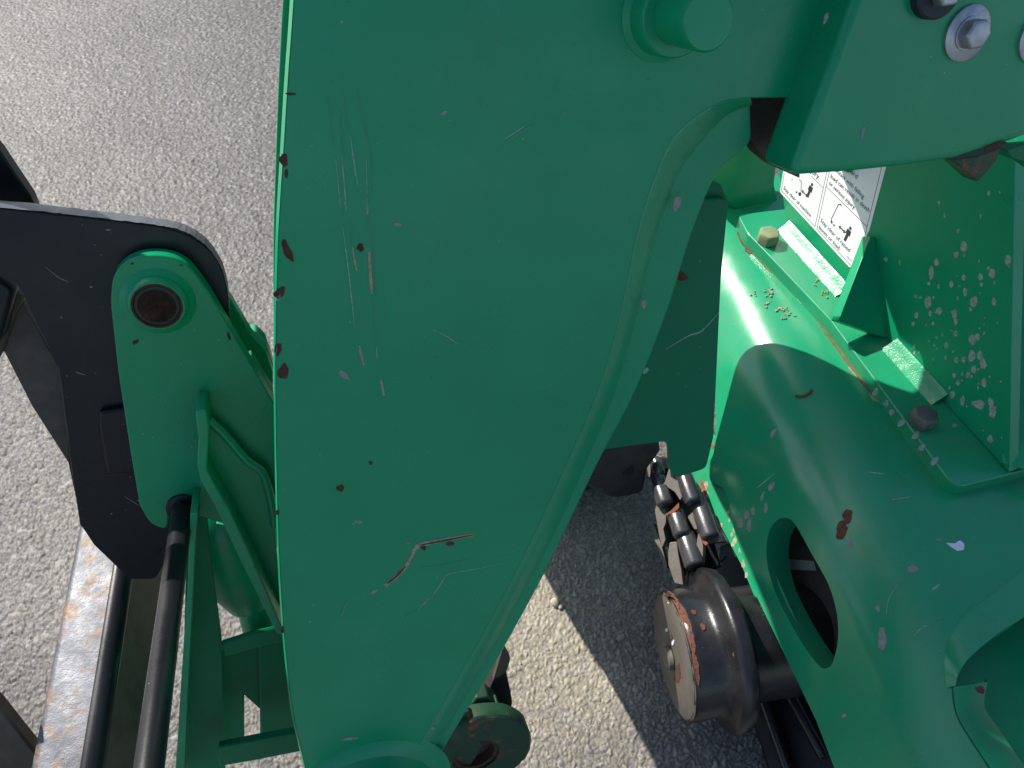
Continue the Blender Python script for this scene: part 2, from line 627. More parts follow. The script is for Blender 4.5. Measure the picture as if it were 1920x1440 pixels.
far = LF + bottom + MD[::-1] + [(1480, 183), (1562, 176), (1640, -90), (1760, -1000)]
plate('side_plate', [B2 for B2 in far], B(.108), .012, M['green'], boom, bevel=.001)
bm = strip_bm([P_(x, y) for P_ in (B(0),) for x, y in LS], [B(.009)(x, y) for x, y in LE])
obj('cut_edge', bm, M['green'], boom, smooth=True, label='sunlit edge of the boom plate')
# front flange set back between the two side plates
fl = [(x + 14, y) for x, y in LE] + [(x + 30, y) for x, y in LE[::-1]]
plate('front_flange', fl, B(.0121), .0958, M['green'], boom, bevel=0)
# bottom flange with its weld
s0, s1 = B(0.0), B(.009)
bm = bmesh.new()
rows = []
for t, dd in ((-.09, .001), (-.07, -.0003), (.04, -.0007), (.5, .0045), (.96, .0105), (1.02, .014)):
    rows.append([B(dd)(a[0] + (b[0] - a[0]) * t, a[1] + (b[1] - a[1]) * t) for a, b in zip(IN, MD)])
for a, b in zip(rows, rows[1:]): strip_bm(a, b, bm)
bmesh.ops.remove_doubles(bm, verts=bm.verts, dist=1e-6)
obj('weld_bead', bm, M['weld'], boom, smooth=True)
plate('bottom_flange', IN + OU[::-1], B(.0115), .095, M['green'], boom, bevel=.003, segs=3)

# pin at the top of the boom
c = B(0)(1243, 27)
bm = lathe_bm(c, NB, [(-.005, .037), (.001, .0365), (.004, .031), (.024, .0305), (.026, .029)], 48)
obj('pin_collar', bm, M['green'], boom, smooth=True)
bm = lathe_bm(c, NB, [(.02, .0208), (.073, .0208), (.0755, .019), (.0757, 0)], 40)
obj('boom_pin', bm, M['green'], boom, smooth=True)
# pivot boss at the foot of the boom
c = B(0)(693, 1490)
bm = lathe_bm(c, NB, [(-.004, .112), (.003, .104), (.009, .090), (.020, .086), (.030, .085), (.0302, .079), (.024, .078), (.024, 0)], 64)
obj('pivot_boss', bm, M['green'], boom, smooth=True)
bm = lathe_bm(c, NB, [(.022, .074), (.046, .074), (.049, .071), (.0492, 0)], 64)
obj('pivot_pin', bm, M['green'], boom, smooth=True)

# wear on the boom
P0 = B(0)
marks('rust_chip', [blob(*a) for a in [(545, 176, 9, 3, .1), (532, 300, 7, 14, -.2, 1), (537, 325, 3, 10, 0, 2), (539, 470, 8, 20, -.45, 3), (524, 549, 9, 12, .5, 4), (521, 655, 6, 14, .2, 5), (531, 697, 9, 16, .3, 6), (676, 464, 6.5, 8, .2, 7), (638, 915, 6.5, 7, .4, 8), (695, 868, 4, 3.5, 0, 9), (794, 1027, 6, 4, 0, 10), (844, 1019, 7, 5, 0, 11), (520, 960, 3, 6, 0, 13), (529, 1180, 3, 7, 0, 14)]], P0, M['rust_dark'], boom)
marks('undercoat_chip', [blob(*a) for a in [(745, 421, 7, 3.6, .1), (645, 703, 5, 14, -.85, 1), (672, 978, 8, 2.5, .05, 2), (663, 982, 3, 1.5, 0, 3), (702, 1109, 8, 3, -.6, 4), (765, 1018, 4, 1.5, 0, 5), (831, 212, 8, 3, -.3, 6), (522, 559, 3, 8, .5, 7), (519, 658, 3, 8, 0, 8), (1269, 382, 6, 17, .35, 9), (1207, 570, 4, 8, .2, 10), (812, 1365, 4, 3, 0, 11), (655, 1385, 16, 2.5, -.08, 12)]], P0, M['pink_chip'], boom)
marks('scratch', [line_poly(p, w) for p, w in [([(657, 256), (663, 300), (671, 350)], 2.6), ([(629, 295), (634, 345), (638, 392)], 1.6), ([(640, 288), (645, 340), (649, 394)], 2.4), ([(687, 301), (688, 350), (689, 402)], 1.8), ([(642, 422), (654, 512), (665, 616)], 2.2), ([(661, 464), (664, 485), (669, 508)], 4), ([(674, 648), (677, 665), (682, 684)], 5), ([(706, 650), (707, 672)], 2.4), ([(714, 712), (717, 727), (720, 742)], 5), ([(647, 376), (649, 394)], 4), ([(688, 378), (689, 402)], 4), ([(785, 1141), (809, 1118), (824, 1098), (833, 1083), (844, 1075), (893, 1066), (940, 1055)], 1.7), ([(785, 1141), (809, 1118)], 2.4), ([(808, 615), (840, 632), (858, 645)], 1.5), ([(944, 262), (985, 236)], 3)]], P0, M['pale_scratch'], boom)
marks('faint_scratch', [line_poly(p, w) for p, w in [([(616, 180), (624, 264)], 1.8), ([(669, 164), (682, 227), (696, 288)], 1.5), ([(645, 180), (652, 240)], 1.4), ([(638, 215), (645, 300)], 1.4), ([(696, 288), (697, 360)], 1.5), ([(690, 363), (693, 450)], 1.5), ([(656, 411), (662, 460)], 1.5), ([(697, 420), (705, 560)], 1.3), ([(720, 560), (722, 600)], 1.3), ([(700, 560), (704, 650)], 1.3), ([(950, 265), (996, 235)], 5), ([(1060, 210), (1052, 216)], 6), ([(760, 1158), (785, 1141)], 2), ([(752, 1178), (760, 1160)], 1.6), ([(790, 1063), (820, 1062), (880, 1047)], 1.6), ([(640, 1155), (650, 1130)], 5)]], P0, M['faint_scratch'], boom)
marks('mud_streak', [line_poly(p, w) for p, w in [([(692, 472), (694, 510), (697, 550)], 7), ([(661, 466), (665, 490), (669, 506)], 3.5), ([(675, 655), (680, 680)], 3.5), ([(715, 716), (720, 738)], 3.5)]], P0, M['bare_tan'], boom, h=.0007)
gouge = [(722, 1098), (745, 1079), (762, 1060), (773, 1041), (777, 1030), (788, 1021), (809, 1017), (846, 1010), (887, 1002)]
marks('gouge', [line_poly(gouge, 6.5, False)], P0, M['bare_tan'], boom, one=True)
marks('rust_line', [line_poly([(726, 1094), (745, 1078), (760, 1061)], 4), line_poly([(786, 1022), (809, 1017.5), (846, 1010.5), (886, 1002.5)], 3)], P0, M['rust'], boom, h=.0008)

# ---------------- mounting box at the top right, nearer than the boom plate
box = part('mounting_box', B(-.04)(1500, 325), label='plain green box section with big bolts')
PB = B(-.04)
plate('box_shell', [(1654, -140), (1482, 331, 26), (1600, 323), (1700, 312), (1792, 298), (1892, 265), (2100, 205), (2100, -140)], PB, .05, M['green'], box, bevel=.011, segs=4)
plate('opening_shade', [(1398, 186), (1500, 178), (1500, 334), (1452, 312), (1425, 290), (1404, 255), (1380, 220)], B(.05), .02, M['dark_void'], box, bevel=.001)  # dark sheet painting the shade inside the box opening


def bolt_set(x, y, r_w, r_h, h, mats, sub=True):
    c = PB(x, y)
    w = obj('washer', lathe_bm(c, NB, [(-.001, r_w), (.0025, r_w), (.0032, r_w - .0008), (.0032, 0)], 48), mats[0], box, smooth=True)
    b2 = obj('bolt', hex_bm(c + NB * .003, NB, r_h, h), mats[1], box, bevel=.0012)
    u = lathe_bm(c + NB * .003, NB, [(0, r_h * 1.1), (.0016, r_h * 1.1), (.002, r_h)], 32)
    obj('bolt_flange', u, mats[1], box, smooth=True)


bolt_set(1811, 62, .0228, .0128, .0125, (M['zinc'], M['zinc']))
bolt_set(1948, 68, .0228, .0128, .0125, (M['zinc'], M['zinc']))
c = PB(1750, -20)
obj('rubber_washer', lathe_bm(c, NB, [(-.001, .0225), (.008, .0225), (.0095, .021), (.0096, 0)], 40), M['rubber'], box, smooth=True)
obj('bolt', hex_bm(c + NB * .0095, NB, .0128, .012), M['zinc'], box, bevel=.001)
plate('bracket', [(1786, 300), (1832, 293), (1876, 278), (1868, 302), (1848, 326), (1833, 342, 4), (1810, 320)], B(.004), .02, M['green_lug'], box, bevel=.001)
plate('bracket', [(1888, 282), (1960, 255), (1960, 330), (1925, 305), (1896, 296)], B(.004), .02, M['green_shade'], box, bevel=.001)
plate('rear_sun_blocker', [(1590, 325), (1537, 252), (1431, 143), (1395, 100), (1330, -62), (1150, -130), (850, -520), (850, -1300), (2100, -1300), (2100, 235), (1900, 250), (1780, 285), (1700, 298)], B(.55), .03, M['green'], box, bevel=.003)  # added slab behind the box, outlined to shadow the tower wall
marks('scuff', [blob(1618, 248, 3.2, 10, .25), blob(1548, 35, 3, 12, .4)], PB, M['pink_chip'], box)
marks('rust_chip', [blob(1866, 274, 22, 6, -.3, 1, 18, .2)], PB, M['rust_dark'], box)

# ---------------- guard plate behind the boom
PG = B(.14)
guard = part('guard_plate', PG(1300, 880), label='flat green guard plate, coloured darker as in shade, with a square tab')
plate('sheet', [(1150, 380), (1366, 374, 4), (1352, 520), (1338, 818), (1324, 878, 10), (1266, 897, 14), (1257, 880), (1256, 842), (1250, 827, 14), (1140, 842), (1000, 860)], PG, .010, M['green_shade'], guard, bevel=.0008)
plate('top_fold', [(1150, 380), (1364, 374), (1352, 345), (1150, 345)], B(.152), .03, M['green_shade'], guard, bevel=.001)
marks('scratch', [line_poly([(1248, 655), (1290, 630), (1316, 620), (1348, 585)], 2.2), line_poly([(1215, 690), (1206, 700)], 8)], PG, M['pale_scratch'], guard)
marks('rust_chip', [blob(1276, 517, 12, 10, .3)], PG, M['rust_dark'], guard)

# ---------------- body: a heavy plate, flat on top and bending down to the left
ZD = .55
AX = cam2w((606 - 960) / FPX, (720 + 1068) / FPX, -1.0)
AX.z = 0
AX = AX.normalized()                     # the bend runs along this level line
QR = Vector((AX.y, -AX.x, 0))            # level, to the right of the bend
if QR.x < 0: QR = -QR
Q0 = H(ZD)(1530, 640)
RB = .16
QT = math.radians(62)


class Body:
    def __init__(s, drop=0.0): s.drop = drop

    def zq(s, q):
        if q >= 0: return ZD - s.drop
        qm = RB * math.sin(QT)
        if -q <= qm: return ZD - s.drop - (RB - math.sqrt(RB * RB - q * q))
        return ZD - s.drop - RB * (1 - math.cos(QT)) - (-q - qm) * math.tan(QT)

    def __call__(s, px, py):
        r = ray(px, py)
        lo, hi = .4, 2.4
        for _ in range(42):
            m = (lo + hi) / 2
            p = CAM + r * m
            if p.z > s.zq((p - Q0).dot(QR)): lo = m
            else: hi = m
        return CAM + r * ((lo + hi) / 2)

    def normal(s, p):
        q = (p - Q0).dot(QR)
        if q >= 0: return Vector((0, 0, 1))
        a = min(math.asin(min(1, -q / RB)), QT)
        return Vector((0, 0, 1)) * math.cos(a) - QR * math.sin(a)


BODY = Body()


def grid_shell(name, outline, holes, surf, thick, mat, parent, step=22, label=None):
    outline = rounded(outline, 6)
    verts, edges = [], []

    def addloop(l):
        s = len(verts)
        dense = []
        for i, p in enumerate(l):
            q = l[(i + 1) % len(l)]
            n = max(1, int(math.hypot(q[0] - p[0], q[1] - p[1]) / step))
            for k in range(n): dense.append((p[0] + (q[0] - p[0]) * k / n, p[1] + (q[1] - p[1]) * k / n))
        verts.extend(Vector(p) for p in dense)
        edges.extend((s + i, s + (i + 1) % len(dense)) for i in range(len(dense)))
        return dense
    loops = [addloop(outline)] + [addloop(h) for h in holes]

    def inside(x, y):
        return inpoly(x, y, loops[0]) and not any(inpoly(x, y, h) for h in loops[1:])
    xs = [p[0] for p in loops[0]]
    ys = [p[1] for p in loops[0]]
    bd = np.array([p for l in loops for p in l])
    y = min(ys)
    r = 0
    while y < max(ys):
        x = min(xs) + (r % 2) * step * .5
        while x < max(xs):
            if inside(x, y) and np.min(np.hypot(bd[:, 0] - x, bd[:, 1] - y)) > step * .45: verts.append(Vector((x, y)))
            x += step
        y += step * .87
        r += 1
    vv, ee, ff, *_ = delaunay_2d_cdt(verts, edges, [], 0, 1e-4)
    bm = bmesh.new()
    bv = [bm.verts.new(surf(v.x, v.y)) for v in vv]
    for f in ff:
        cx = sum(vv[i].x for i in f) / 3
        cy = sum(vv[i].y for i in f) / 3
        if inside(cx, cy): bm.faces.new([bv[i] for i in f])
    bmesh.ops.delete(bm, geom=[v for v in bm.verts if not v.link_faces], context='VERTS')
    top = list(bm.verts)
    pair = {v: bm.verts.new(v.co - surf.normal(v.co) * thick) for v in top}
    tf = list(bm.faces)
    be = [e for e in bm.edges if len(e.link_faces) == 1]
    for f in tf: bm.faces.new([pair[v] for v in reversed(f.verts)])
    for e in be:
        a, b = e.verts
        bm.faces.new((a, b, pair[b], pair[a]))
    return obj(name, bm, mat, parent, smooth=True, label=label)


body = part('body', H(ZD)(1600, 900), label='heavy green body casting with slots cut through')
slot = spline([(1456, 976), (1475, 971), (1492, 985), (1520, 1035), (1553, 1095), (1569, 1150), (1571, 1200), (1562, 1240), (1552, 1252), (1535, 1248), (1500, 1200), (1462, 1130), (1445, 1085), (1437, 1040), (1441, 1000)], 4, True)
hole = spline([(1960, 1122), (1920, 1157), (1862, 1194), (1814, 1235), (1798, 1253), (1785, 1290), (1791, 1336), (1807, 1369), (1850, 1435), (1900, 1510), (1960, 1580), (2050, 1500), (2060, 1200)], 4, True)
body_out = [(1300, 330), (1362, 372), (1350, 520), (1340, 720), (1343, 790, 10), (1338, 856, 14), (1326, 866, 4), (1332, 905, 8), (1358, 915, 8), (1368, 950, 10), (1378, 1000), (1410, 1100), (1470, 1225), (1530, 1350), (1572, 1460), (1600, 1540), (2080, 1540), (2080, 330)]
grid_shell('top_plate', body_out, [slot, hole], BODY, .058, M['green_dusty'], body)
# lit side wall below the bend, then the dark inside
WALL = Plane(BODY(1400, 1040) - Vector((0, 0, 1)) * .025 - QR * .005, (-QR * .80 + Vector((0, 0, .60))))
plate('side_wall', [(1325, 790), (1352, 840), (1420, 1000), (1500, 1180), (1440, 1190), (1418, 1128), (1390, 1060), (1345, 975), (1316, 920), (1296, 890), (1310, 860)], WALL, .012, M['green_rusty'], body, bevel=.001)
marks('splash_mark', [blob(x, y, rx, ry, .3, int(x)) for x, y, rx, ry in ((1321, 916, 5, 14), (1326, 928, 3, 5), (1366, 960, 3, 5), (1380, 990, 5, 9), (1377, 1016, 4, 10), (1390, 1030, 4, 8), (1395, 1055, 4, 11), (1345, 1000, 3, 6), (1352, 985, 3, 5), (1368, 975, 2.5, 4), (1400, 1078, 3, 7), (1372, 1002, 2.5, 4), (1386, 1012, 2, 4))], WALL, M['mud'], body)
marks('rust_chip', [blob(1318, 912, 4, 11, -.4, 3), blob(1336, 836, 5, 4, 0, 4)], WALL, M['rust_orange'], body, h=.0007)
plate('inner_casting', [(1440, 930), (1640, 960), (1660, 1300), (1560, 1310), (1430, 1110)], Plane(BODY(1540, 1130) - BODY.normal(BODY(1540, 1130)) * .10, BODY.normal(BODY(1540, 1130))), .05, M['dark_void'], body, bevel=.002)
plate('inner_label', [(1478, 1048), (1526, 1052), (1530, 1070), (1482, 1068)], Plane(BODY(1540, 1130) - BODY.normal(BODY(1540, 1130)) * .098, BODY.normal(BODY(1540, 1130))), .001, M['pink_chip'], body, bevel=0)
# recess at the lower right: a wide chamfer above, an inward flange below
PR = H(ZD)
ch_o = spline([(1990, 1010), (1930, 1058), (1879, 1100), (1833, 1135), (1803, 1160), (1780, 1198), (1770, 1240), (1774, 1290)])
ch_i = spline([(1990, 1095), (1955, 1128), (1920, 1157), (1862, 1194), (1814, 1235), (1798, 1255), (1789, 1272), (1785, 1290)])
bm = bmesh.new()
strip_bm([BODY(*p) + Vector((0, 0, .0006)) for p in ch_o], [BODY(*p) + Vector((0, 0, .011)) for p in ch_i], bm)
r2 = [BODY(*p) + Vector((0, 0, .011)) for p in ch_i]
strip_bm(r2, [p + Vector((.004, 0, -.075)) for p in r2], bm)
bmesh.ops.remove_doubles(bm, verts=bm.verts, dist=1e-6)
obj('recess_lip', bm, M['green_dusty'], body, smooth=True)
fo = spline([(1785, 1290), (1791, 1336), (1807, 1369), (1850, 1435), (1912, 1530)], 4)
fi = spline([(1852, 1278), (1846, 1325), (1873, 1367), (1920, 1435), (1985, 1525)], 4)
a = [BODY(*p) + Vector((0, 0, .004)) for p in fo]
b2 = [H(ZD - .055)(*p) for p in fi]
bm = strip_bm(a, b2)
strip_bm(b2, [p + Vector((.01, .01, -.02)) for p in b2], bm)
obj('recess_flange', bm, M['green_dusty'], body, smooth=True)
plate('recess_floor', [(1740, 1050), (2060, 1000), (2080, 1560), (1800, 1560)], H(ZD - .12), .01, M['green'], body, bevel=0)
marks('rust_chip', [blob(1589, 968, 10, 13, .4, 1), blob(1578, 994, 11, 17, .3, 2), blob(1838, 1293, 9, 7, .1, 3), blob(1900, 1128, 14, 6, -.4, 4), blob(1790, 890, 12, 7, .3, 5)], BODY, M['rust'], body)
marks('undercoat_chip', [blob(1711, 1067, 9, 8, 0, 1), blob(1654, 1198, 8, 22, .1, 2), blob(1646, 1141, 4.5, 6, 0, 3), blob(1592, 1018, 4, 10, .1, 4), blob(1583, 1342, 4, 4, 0, 5), blob(1760, 1012, 5, 2.5, 0, 6), blob(1823, 1200, 5, 3.5, -.4, 7), blob(1430, 930, 3, 8, .3, 8), blob(1446, 912, 5, 8, .4, 9), blob(1400, 965, 4, 9, .2, 10), blob(1412, 958, 4, 7, .2, 11), blob(1388, 980, 5, 12, .1, 12), blob(1436, 952, 4, 9, 0, 13), blob(1450, 812, 4, 9, .6, 14), blob(1405, 985, 4, 14, 0, 15)], BODY, M['pink_chip'], body)
marks('white_flake', [[(1774, 1018), (1790, 1019), (1800, 1013), (1808, 1020), (1807, 1031), (1795, 1033), (1785, 1027)]], BODY, M['white_chip'], body, one=True)
marks('scratch', [line_poly(p, w) for p, w in [([(1628, 885), (1660, 889)], 2.2), ([(1672, 937), (1709, 931)], 2.2), ([(1662, 1152), (1668, 1120), (1692, 1084)], 1.6), ([(1715, 1192), (1728, 1178), (1768, 1156)], 2.5), ([(1420, 915), (1452, 888)], 2.2), ([(1747, 1107), (1762, 1095)], 5)]], BODY, M['pale_scratch'], body)
def quads(pts, w, seed=0):
    """short pieces following a curved surface"""
    P = line_poly(pts, w, False, seed)
    n = len(P) // 2
    return [[P[i], P[i + 1], P[-2 - i], P[-1 - i]] for i in range(n - 1)]


# rust stained seam where body and ledge meet
marks('rust_seam', quads([(1392, 450), (1425, 486), (1470, 528), (1515, 574), (1570, 650), (1606, 700), (1646, 748)], 8), BODY, M['seam'], body, h=.0008)
marks('rust_stain', quads([(1384, 424), (1394, 450), (1408, 476)], 12, 3), BODY, M['rust'], body, h=.0013)
marks('dirt_film', [blob(1404, 452, 9, 17, -.5, 1), blob(1640, 742, 8, 14, -.6, 2), blob(1600, 694, 6, 12, -.6, 3), blob(1500, 562, 4, 10, -.7, 4)], BODY, M['mud'], body, h=.0005)

# ---------------- tower: upright plate with warning label standing on a bolted ledge
FT = .028                                             # ledge thickness
PF = H(ZD + FT)
tower = part('tower', PF(1650, 650), label='upright green tower plate bolted to the body')
T0, T1 = PF(1472, 424), PF(1768, 752)
E1 = (T1 - T0).normalized()
E2 = Vector((0, 0, 1))
NT = E1.cross(E2).normalized()
if NT.x > 0: NT = -NT
PT = Plane(T0, NT)
plate('ledge', [(1383, 402, 10), (1468, 392), (1560, 392), (1940, 700), (1960, 868), (1922, 882), (1802, 912, 14), (1780, 902, 10), (1652, 728), (1557, 600), (1445, 482), (1402, 438, 6)], PF, FT + .014, M['green_dusty'], tower, bevel=.002)
plate('tower_wall', [(1448, 240), (1476, 424), (1620, 590), (1770, 754), (1892, 885), (1905, 200), (1700, 100)], PT, .02, M['green'], tower, bevel=.001)
plate('tower_side', [(1886, 240), (1990, 220), (1990, 900), (1880, 868)], Plane(PT(1886, 860), cam2w(-.2, .1, 1)), .02, M['green'], tower, bevel=.002)
plate('side_box', [(1290, 270), (1462, 262), (1452, 345), (1462, 392), (1390, 405), (1330, 345)], B(.85), .05, M['green'], tower, bevel=.004)
# welds along the foot
for a0, a1, wd, rip in (((1474, 428), (1568, 556), .026, .0), ((1660, 652), (1768, 752), .026, .0)):
    A, Bq = PF(*a0), PF(*a1)
    A -= NT * (A - T0).dot(NT)
    Bq -= NT * (Bq - T0).dot(NT)
    rows = []
    rnd = random.Random(3)
    jit = [rnd.uniform(-1, 1) for _ in range(61)]
    for u, v in ((0, .80), (.12, .72), (.36, .46), (.68, .20), (1.0, .0)):
        rows.append([A.lerp(Bq, k / 60) + NT * (wd * u + rip * jit[k] * .8 + .0003) + E2 * (wd * v + .0004 + 0) for k in range(61)])
    bm = bmesh.new()
    for r_a, r_b in zip(rows, rows[1:]): strip_bm(r_a, r_b, bm)
    bmesh.ops.remove_doubles(bm, verts=bm.verts, dist=1e-6)
    obj('weld_fillet', bm, M['weld'], tower, smooth=True)
# gusset
G1 = PT(1642, 446)
G2 = PF(1677, 640)
G3 = PF(1572, 602)
for k in range(60):                       # lean it until its near face turns out of the sun
    m_ = (G2 - G1).cross(G3 - G1).normalized()
    if m_.dot(ray(1620, 560)) > 0: m_ = -m_
    if m_.dot(SUN) < -.06: break
    G3 = G3 - ray(1572, 602) * .004
    G2 = G2 + ray(1677, 640) * .0005
gn = (G2 - G1).cross(G3 - G1).normalized()
if gn.dot(ray(1620, 560)) < 0: gn = -gn
print('gusset steps', k)
G3b = G3 + Vector((0, 0, .012))
G1b = G1 + (G3 - G2).normalized() * .012
bm = bmesh.new()
fr = [bm.verts.new(v) for v in (G1, G2, G3, G3b, G1b)]
bk = [bm.verts.new(v + gn * .022) for v in (G1, G2, G3, G3b, G1b)]
bm.faces.new(fr)
bm.faces.new(bk[::-1])
for i in range(5):
    j = (i + 1) % 5
    bm.faces.new((fr[i], bk[i], bk[j], fr[j]))
obj('gusset', bm, M['green'], tower, bevel=.002)
# ledge bolts
for (x, y, r, h, mt, lab) in ((1438, 452, .024, .026, M['bolt_mud'], 'mud caked bolt head'), (1725, 792, .0225, .028, M['bolt_dark'], 'grey bare bolt head')):
    c = PF(x, y)
    o = obj('bolt', hex_bm(c, Vector((0, 0, 1)), r, h, None, .5), mt, tower, bevel=.003, label=lab)
# splashes on the shaded wall
sp = [(1560, 585, 22, 38), (1515, 632, 18, 20), (1395, 678, 15, 25), (1365, 740, 17, 45), (1350, 805, 10, 14), (1485, 810, 14, 22), (1560, 770, 15, 20), (1660, 765, 16, 22), (1730, 745, 20, 35), (1825, 665, 20, 40), (1568, 855, 15, 28), (1620, 915, 25, 36), (1740, 915, 15, 28), (1345, 918, 23, 38), (1358, 985, 9, 22), (1412, 970, 18, 28), (1505, 990, 16, 32), (1510, 1035, 13, 22), (1275, 995, 15, 22), (1255, 1048, 11, 17), (1375, 1045, 8, 14), (1510, 1105, 12, 18), (1610, 1143, 24, 33), (1642, 1125, 16, 24), (1455, 1175, 14, 20), (1608, 1240, 24, 38), (1655, 1235, 17, 33), (1675, 1285, 20, 38), (1515, 1265, 14, 22), (1558, 1262, 12, 22), (1620, 1320, 18, 28), (1502, 1357, 12, 17), (1580, 1360, 9, 14), (1604, 1362, 9, 12), (1525, 1400, 13, 20), (1680, 1400, 18, 30), (1092, 660, 11, 15), (1410, 320, 9, 12), (1525, 488, 9, 14), (1445, 395, 7, 18), (1710, 262, 10, 18), (1775, 258, 5, 8), (1300, 888, 9, 10), (1272, 882, 11, 12), (1378, 890, 8, 10), (1262, 1185, 8, 16), (1262, 1222, 7, 12), (1290, 1220, 6, 10), (1382, 1175, 5, 9), (1398, 1195, 5, 9), (1450, 1250, 8, 16), (1175, 680, 5, 18), (1600, 960, 9, 14), (1665, 812, 9, 14), (1706, 712, 9, 12), (1408, 822, 9, 15), (1680, 1050, 4, 5), (1520, 760, 4, 6), (1830, 700, 7, 12), (1660, 400, 6, 16)]
polys = [blob(1320 + x / 3.2, 280 + y / 3.2, rx / 3.6, ry / 3.6, 0, i, 14, .13) for i, (x, y, rx, ry) in enumerate(sp)]
rnd = random.Random(12)
for i in range(46):
    polys.append(blob(rnd.uniform(1735, 1880), rnd.uniform(470, 840), rnd.uniform(1, 2.6), rnd.uniform(1.2, 3.6), 0, i, 8))
for x, y, rx, ry in ((1805, 752, 4, 9), (1835, 758, 11, 9), (1858, 755, 5, 9), (1861, 772, 8, 10), (1857, 823, 5, 7), (1786, 740, 4, 8)):
    polys.append(blob(x, y, rx, ry, 0, int(x)))
marks('splash_mark', polys, PT, M['splash'], tower)
PEDGE = PF
marks('splash_mark', [blob(x, y, rx, ry, .5, int(x)) for x, y, rx, ry in ((1641, 735, 5, 7), (1661, 757, 4, 6), (1672, 773, 4, 6), (1690, 793, 5, 8), (1717, 817, 5, 8), (1729, 839, 5, 7), (1752, 865, 5, 9), (1790, 798, 5, 3))], PF, M['splash'], tower, h=.001)

# ---------------- warning label
sx, sy = lambda x: 1420 + x / 6.546, lambda y: 300 + y / 6.546


def Q(x, y, up=0.0): return PT(sx(x), sy(y)) + NT * up


label_plate = prism_bm(rounded([(sx(x), sy(y)) + ((r,) if r else ()) for x, y, r in ((275, 395, 5), (1140, 1330, 5), (1370, 870, 0), (1640, -150, 0), (330, 60, 0))]), Plane(T0 + NT * .0008, NT), -NT * .001)
warn = obj('warning_label', label_plate, M['sticker'], tower, label='white warning sticker with black text')
ink = bmesh.new()


def seg(p, q, w=.0009):
    a, b = Q(*p), Q(*q)
    d = (b - a).normalized()
    n = NT.cross(d).normalized()
    v = [a + n * w / 2, b + n * w / 2, b - n * w / 2, a - n * w / 2]
    f = [ink.verts.new(x + NT * .0011) for x in v]
    bk = [ink.verts.new(x + NT * .0007) for x in v]
    ink.faces.new(f)
    for i in range(4):
        j = (i + 1) % 4
        ink.faces.new((f[i], bk[i], bk[j], f[j]))


for p, q in (((335, 160), (298, 372)), ((298, 372), (712, 815)), ((712, 815), (862, 120)), ((660, 190), (815, 345)), ((735, 845), (895, 110)), ((735, 845), (1162, 1302)), ((1162, 1302), (1290, 1085)), ((1285, 1085), (1560, -30)), ((845, 320), (1352, 818))):
    seg(p, q)


def inkpoly(pts):
    f = [ink.verts.new(Q(x, y) + NT * .0011) for x, y in pts]
    bk = [ink.verts.new(Q(x, y) + NT * .0007) for x, y in pts]
    ink.faces.new(f)
    for i in range(len(f)):
        j = (i + 1) % len(f)
        ink.faces.new((f[i], bk[i], bk[j], f[j]))


def frame_at(x, y):
    """local axes of the print: u along the text, v up, in metres"""
    o = Q(x, y)
    return lambda u, v: o + E1 * u + E2 * v


def glyph(fr, pts):
    f = [ink.verts.new(fr(u, v) + NT * .0011) for u, v in pts]
    bk = [ink.verts.new(fr(u, v) + NT * .0007) for u, v in pts]
    ink.faces.new(f)
    for i in range(len(f)):
        j = (i + 1) % len(f)
        ink.faces.new((f[i], bk[i], bk[j], f[j]))


for x, y in ((650, 370), (1115, 905)):
    fr = frame_at(x, y)
    s = .028
    glyph(fr, [(s * .13 * math.cos(k * .628), s * (.5 + .12 * math.sin(k * .628))) for k in range(10)])
    glyph(fr, [(s * a, s * b) for a, b in ((-.20, .34), (.20, .34), (.24, -.06), (.15, -.08), (.13, .2), (.12, -.62), (.01, -.62), (0, -.1), (-.01, -.62), (-.12, -.62), (-.13, .2), (-.15, -.08), (-.24, -.06))])
for x, y in ((585, 410), (1045, 850)):
    fr = frame_at(x, y)
    s = .011
    glyph(fr, [(s * a, s * b) for a, b in ((-1, 0), (-.5, .4), (-.5, .12), (.5, .12), (.5, .4), (1, 0), (.5, -.4), (.5, -.12), (-.5, -.12), (-.5, -.4))])
for poly in ([(515, 240), (545, 265), (540, 385)], [(1035, 555), (1025, 540), (1000, 545), (915, 718), (912, 750)]):
    for p, q in zip(poly, poly[1:]): seg(p, q, .0016)
for pts in ([(505, 405), (530, 390), (545, 405), (538, 440), (515, 440)], [(476, 385), (492, 380), (497, 400), (482, 408)], [(905, 745), (918, 740), (930, 765), (918, 782), (908, 770)], [(930, 790), (950, 785), (957, 812), (945, 812)], [(1018, 540), (1040, 545), (1036, 570)], [(425, 235), (436, 233), (434, 250), (426, 250)]):
    inkpoly(pts)
obj('label_print', ink, M['ink'], tower)


def text(s, p, q):
    cu = bpy.data.curves.new('text', 'FONT')
    cu.body = s
    cu.resolution_u = 3
    to = bpy.data.objects.new('text', cu)
    me = bpy.data.meshes.new_from_object(to)
    w = max(v.co.x for v in me.vertices)
    x0 = min(v.co.x for v in me.vertices)
    a, b = Q(*p), Q(*q)
    d = (b - a)
    k = d.length / (w - x0)
    d.normalize()
    up = NT.cross(d)
    if up.z < 0: up = -up
    for v in me.vertices:
        c = v.co.copy()
        v.co = a + d * ((c.x - x0) * k) + up * (c.y * k) + NT * .0012
    me.name = 'lettering'
    o = bpy.data.objects.new('lettering', me)
    C.objects.link(o)
    o.parent = tower
    o.location = -wloc(tower)
    me.materials.append(M['ink'])
    o['label'] = 'black line reading ' + s.strip('.')
    bpy.data.curves.remove(cu)


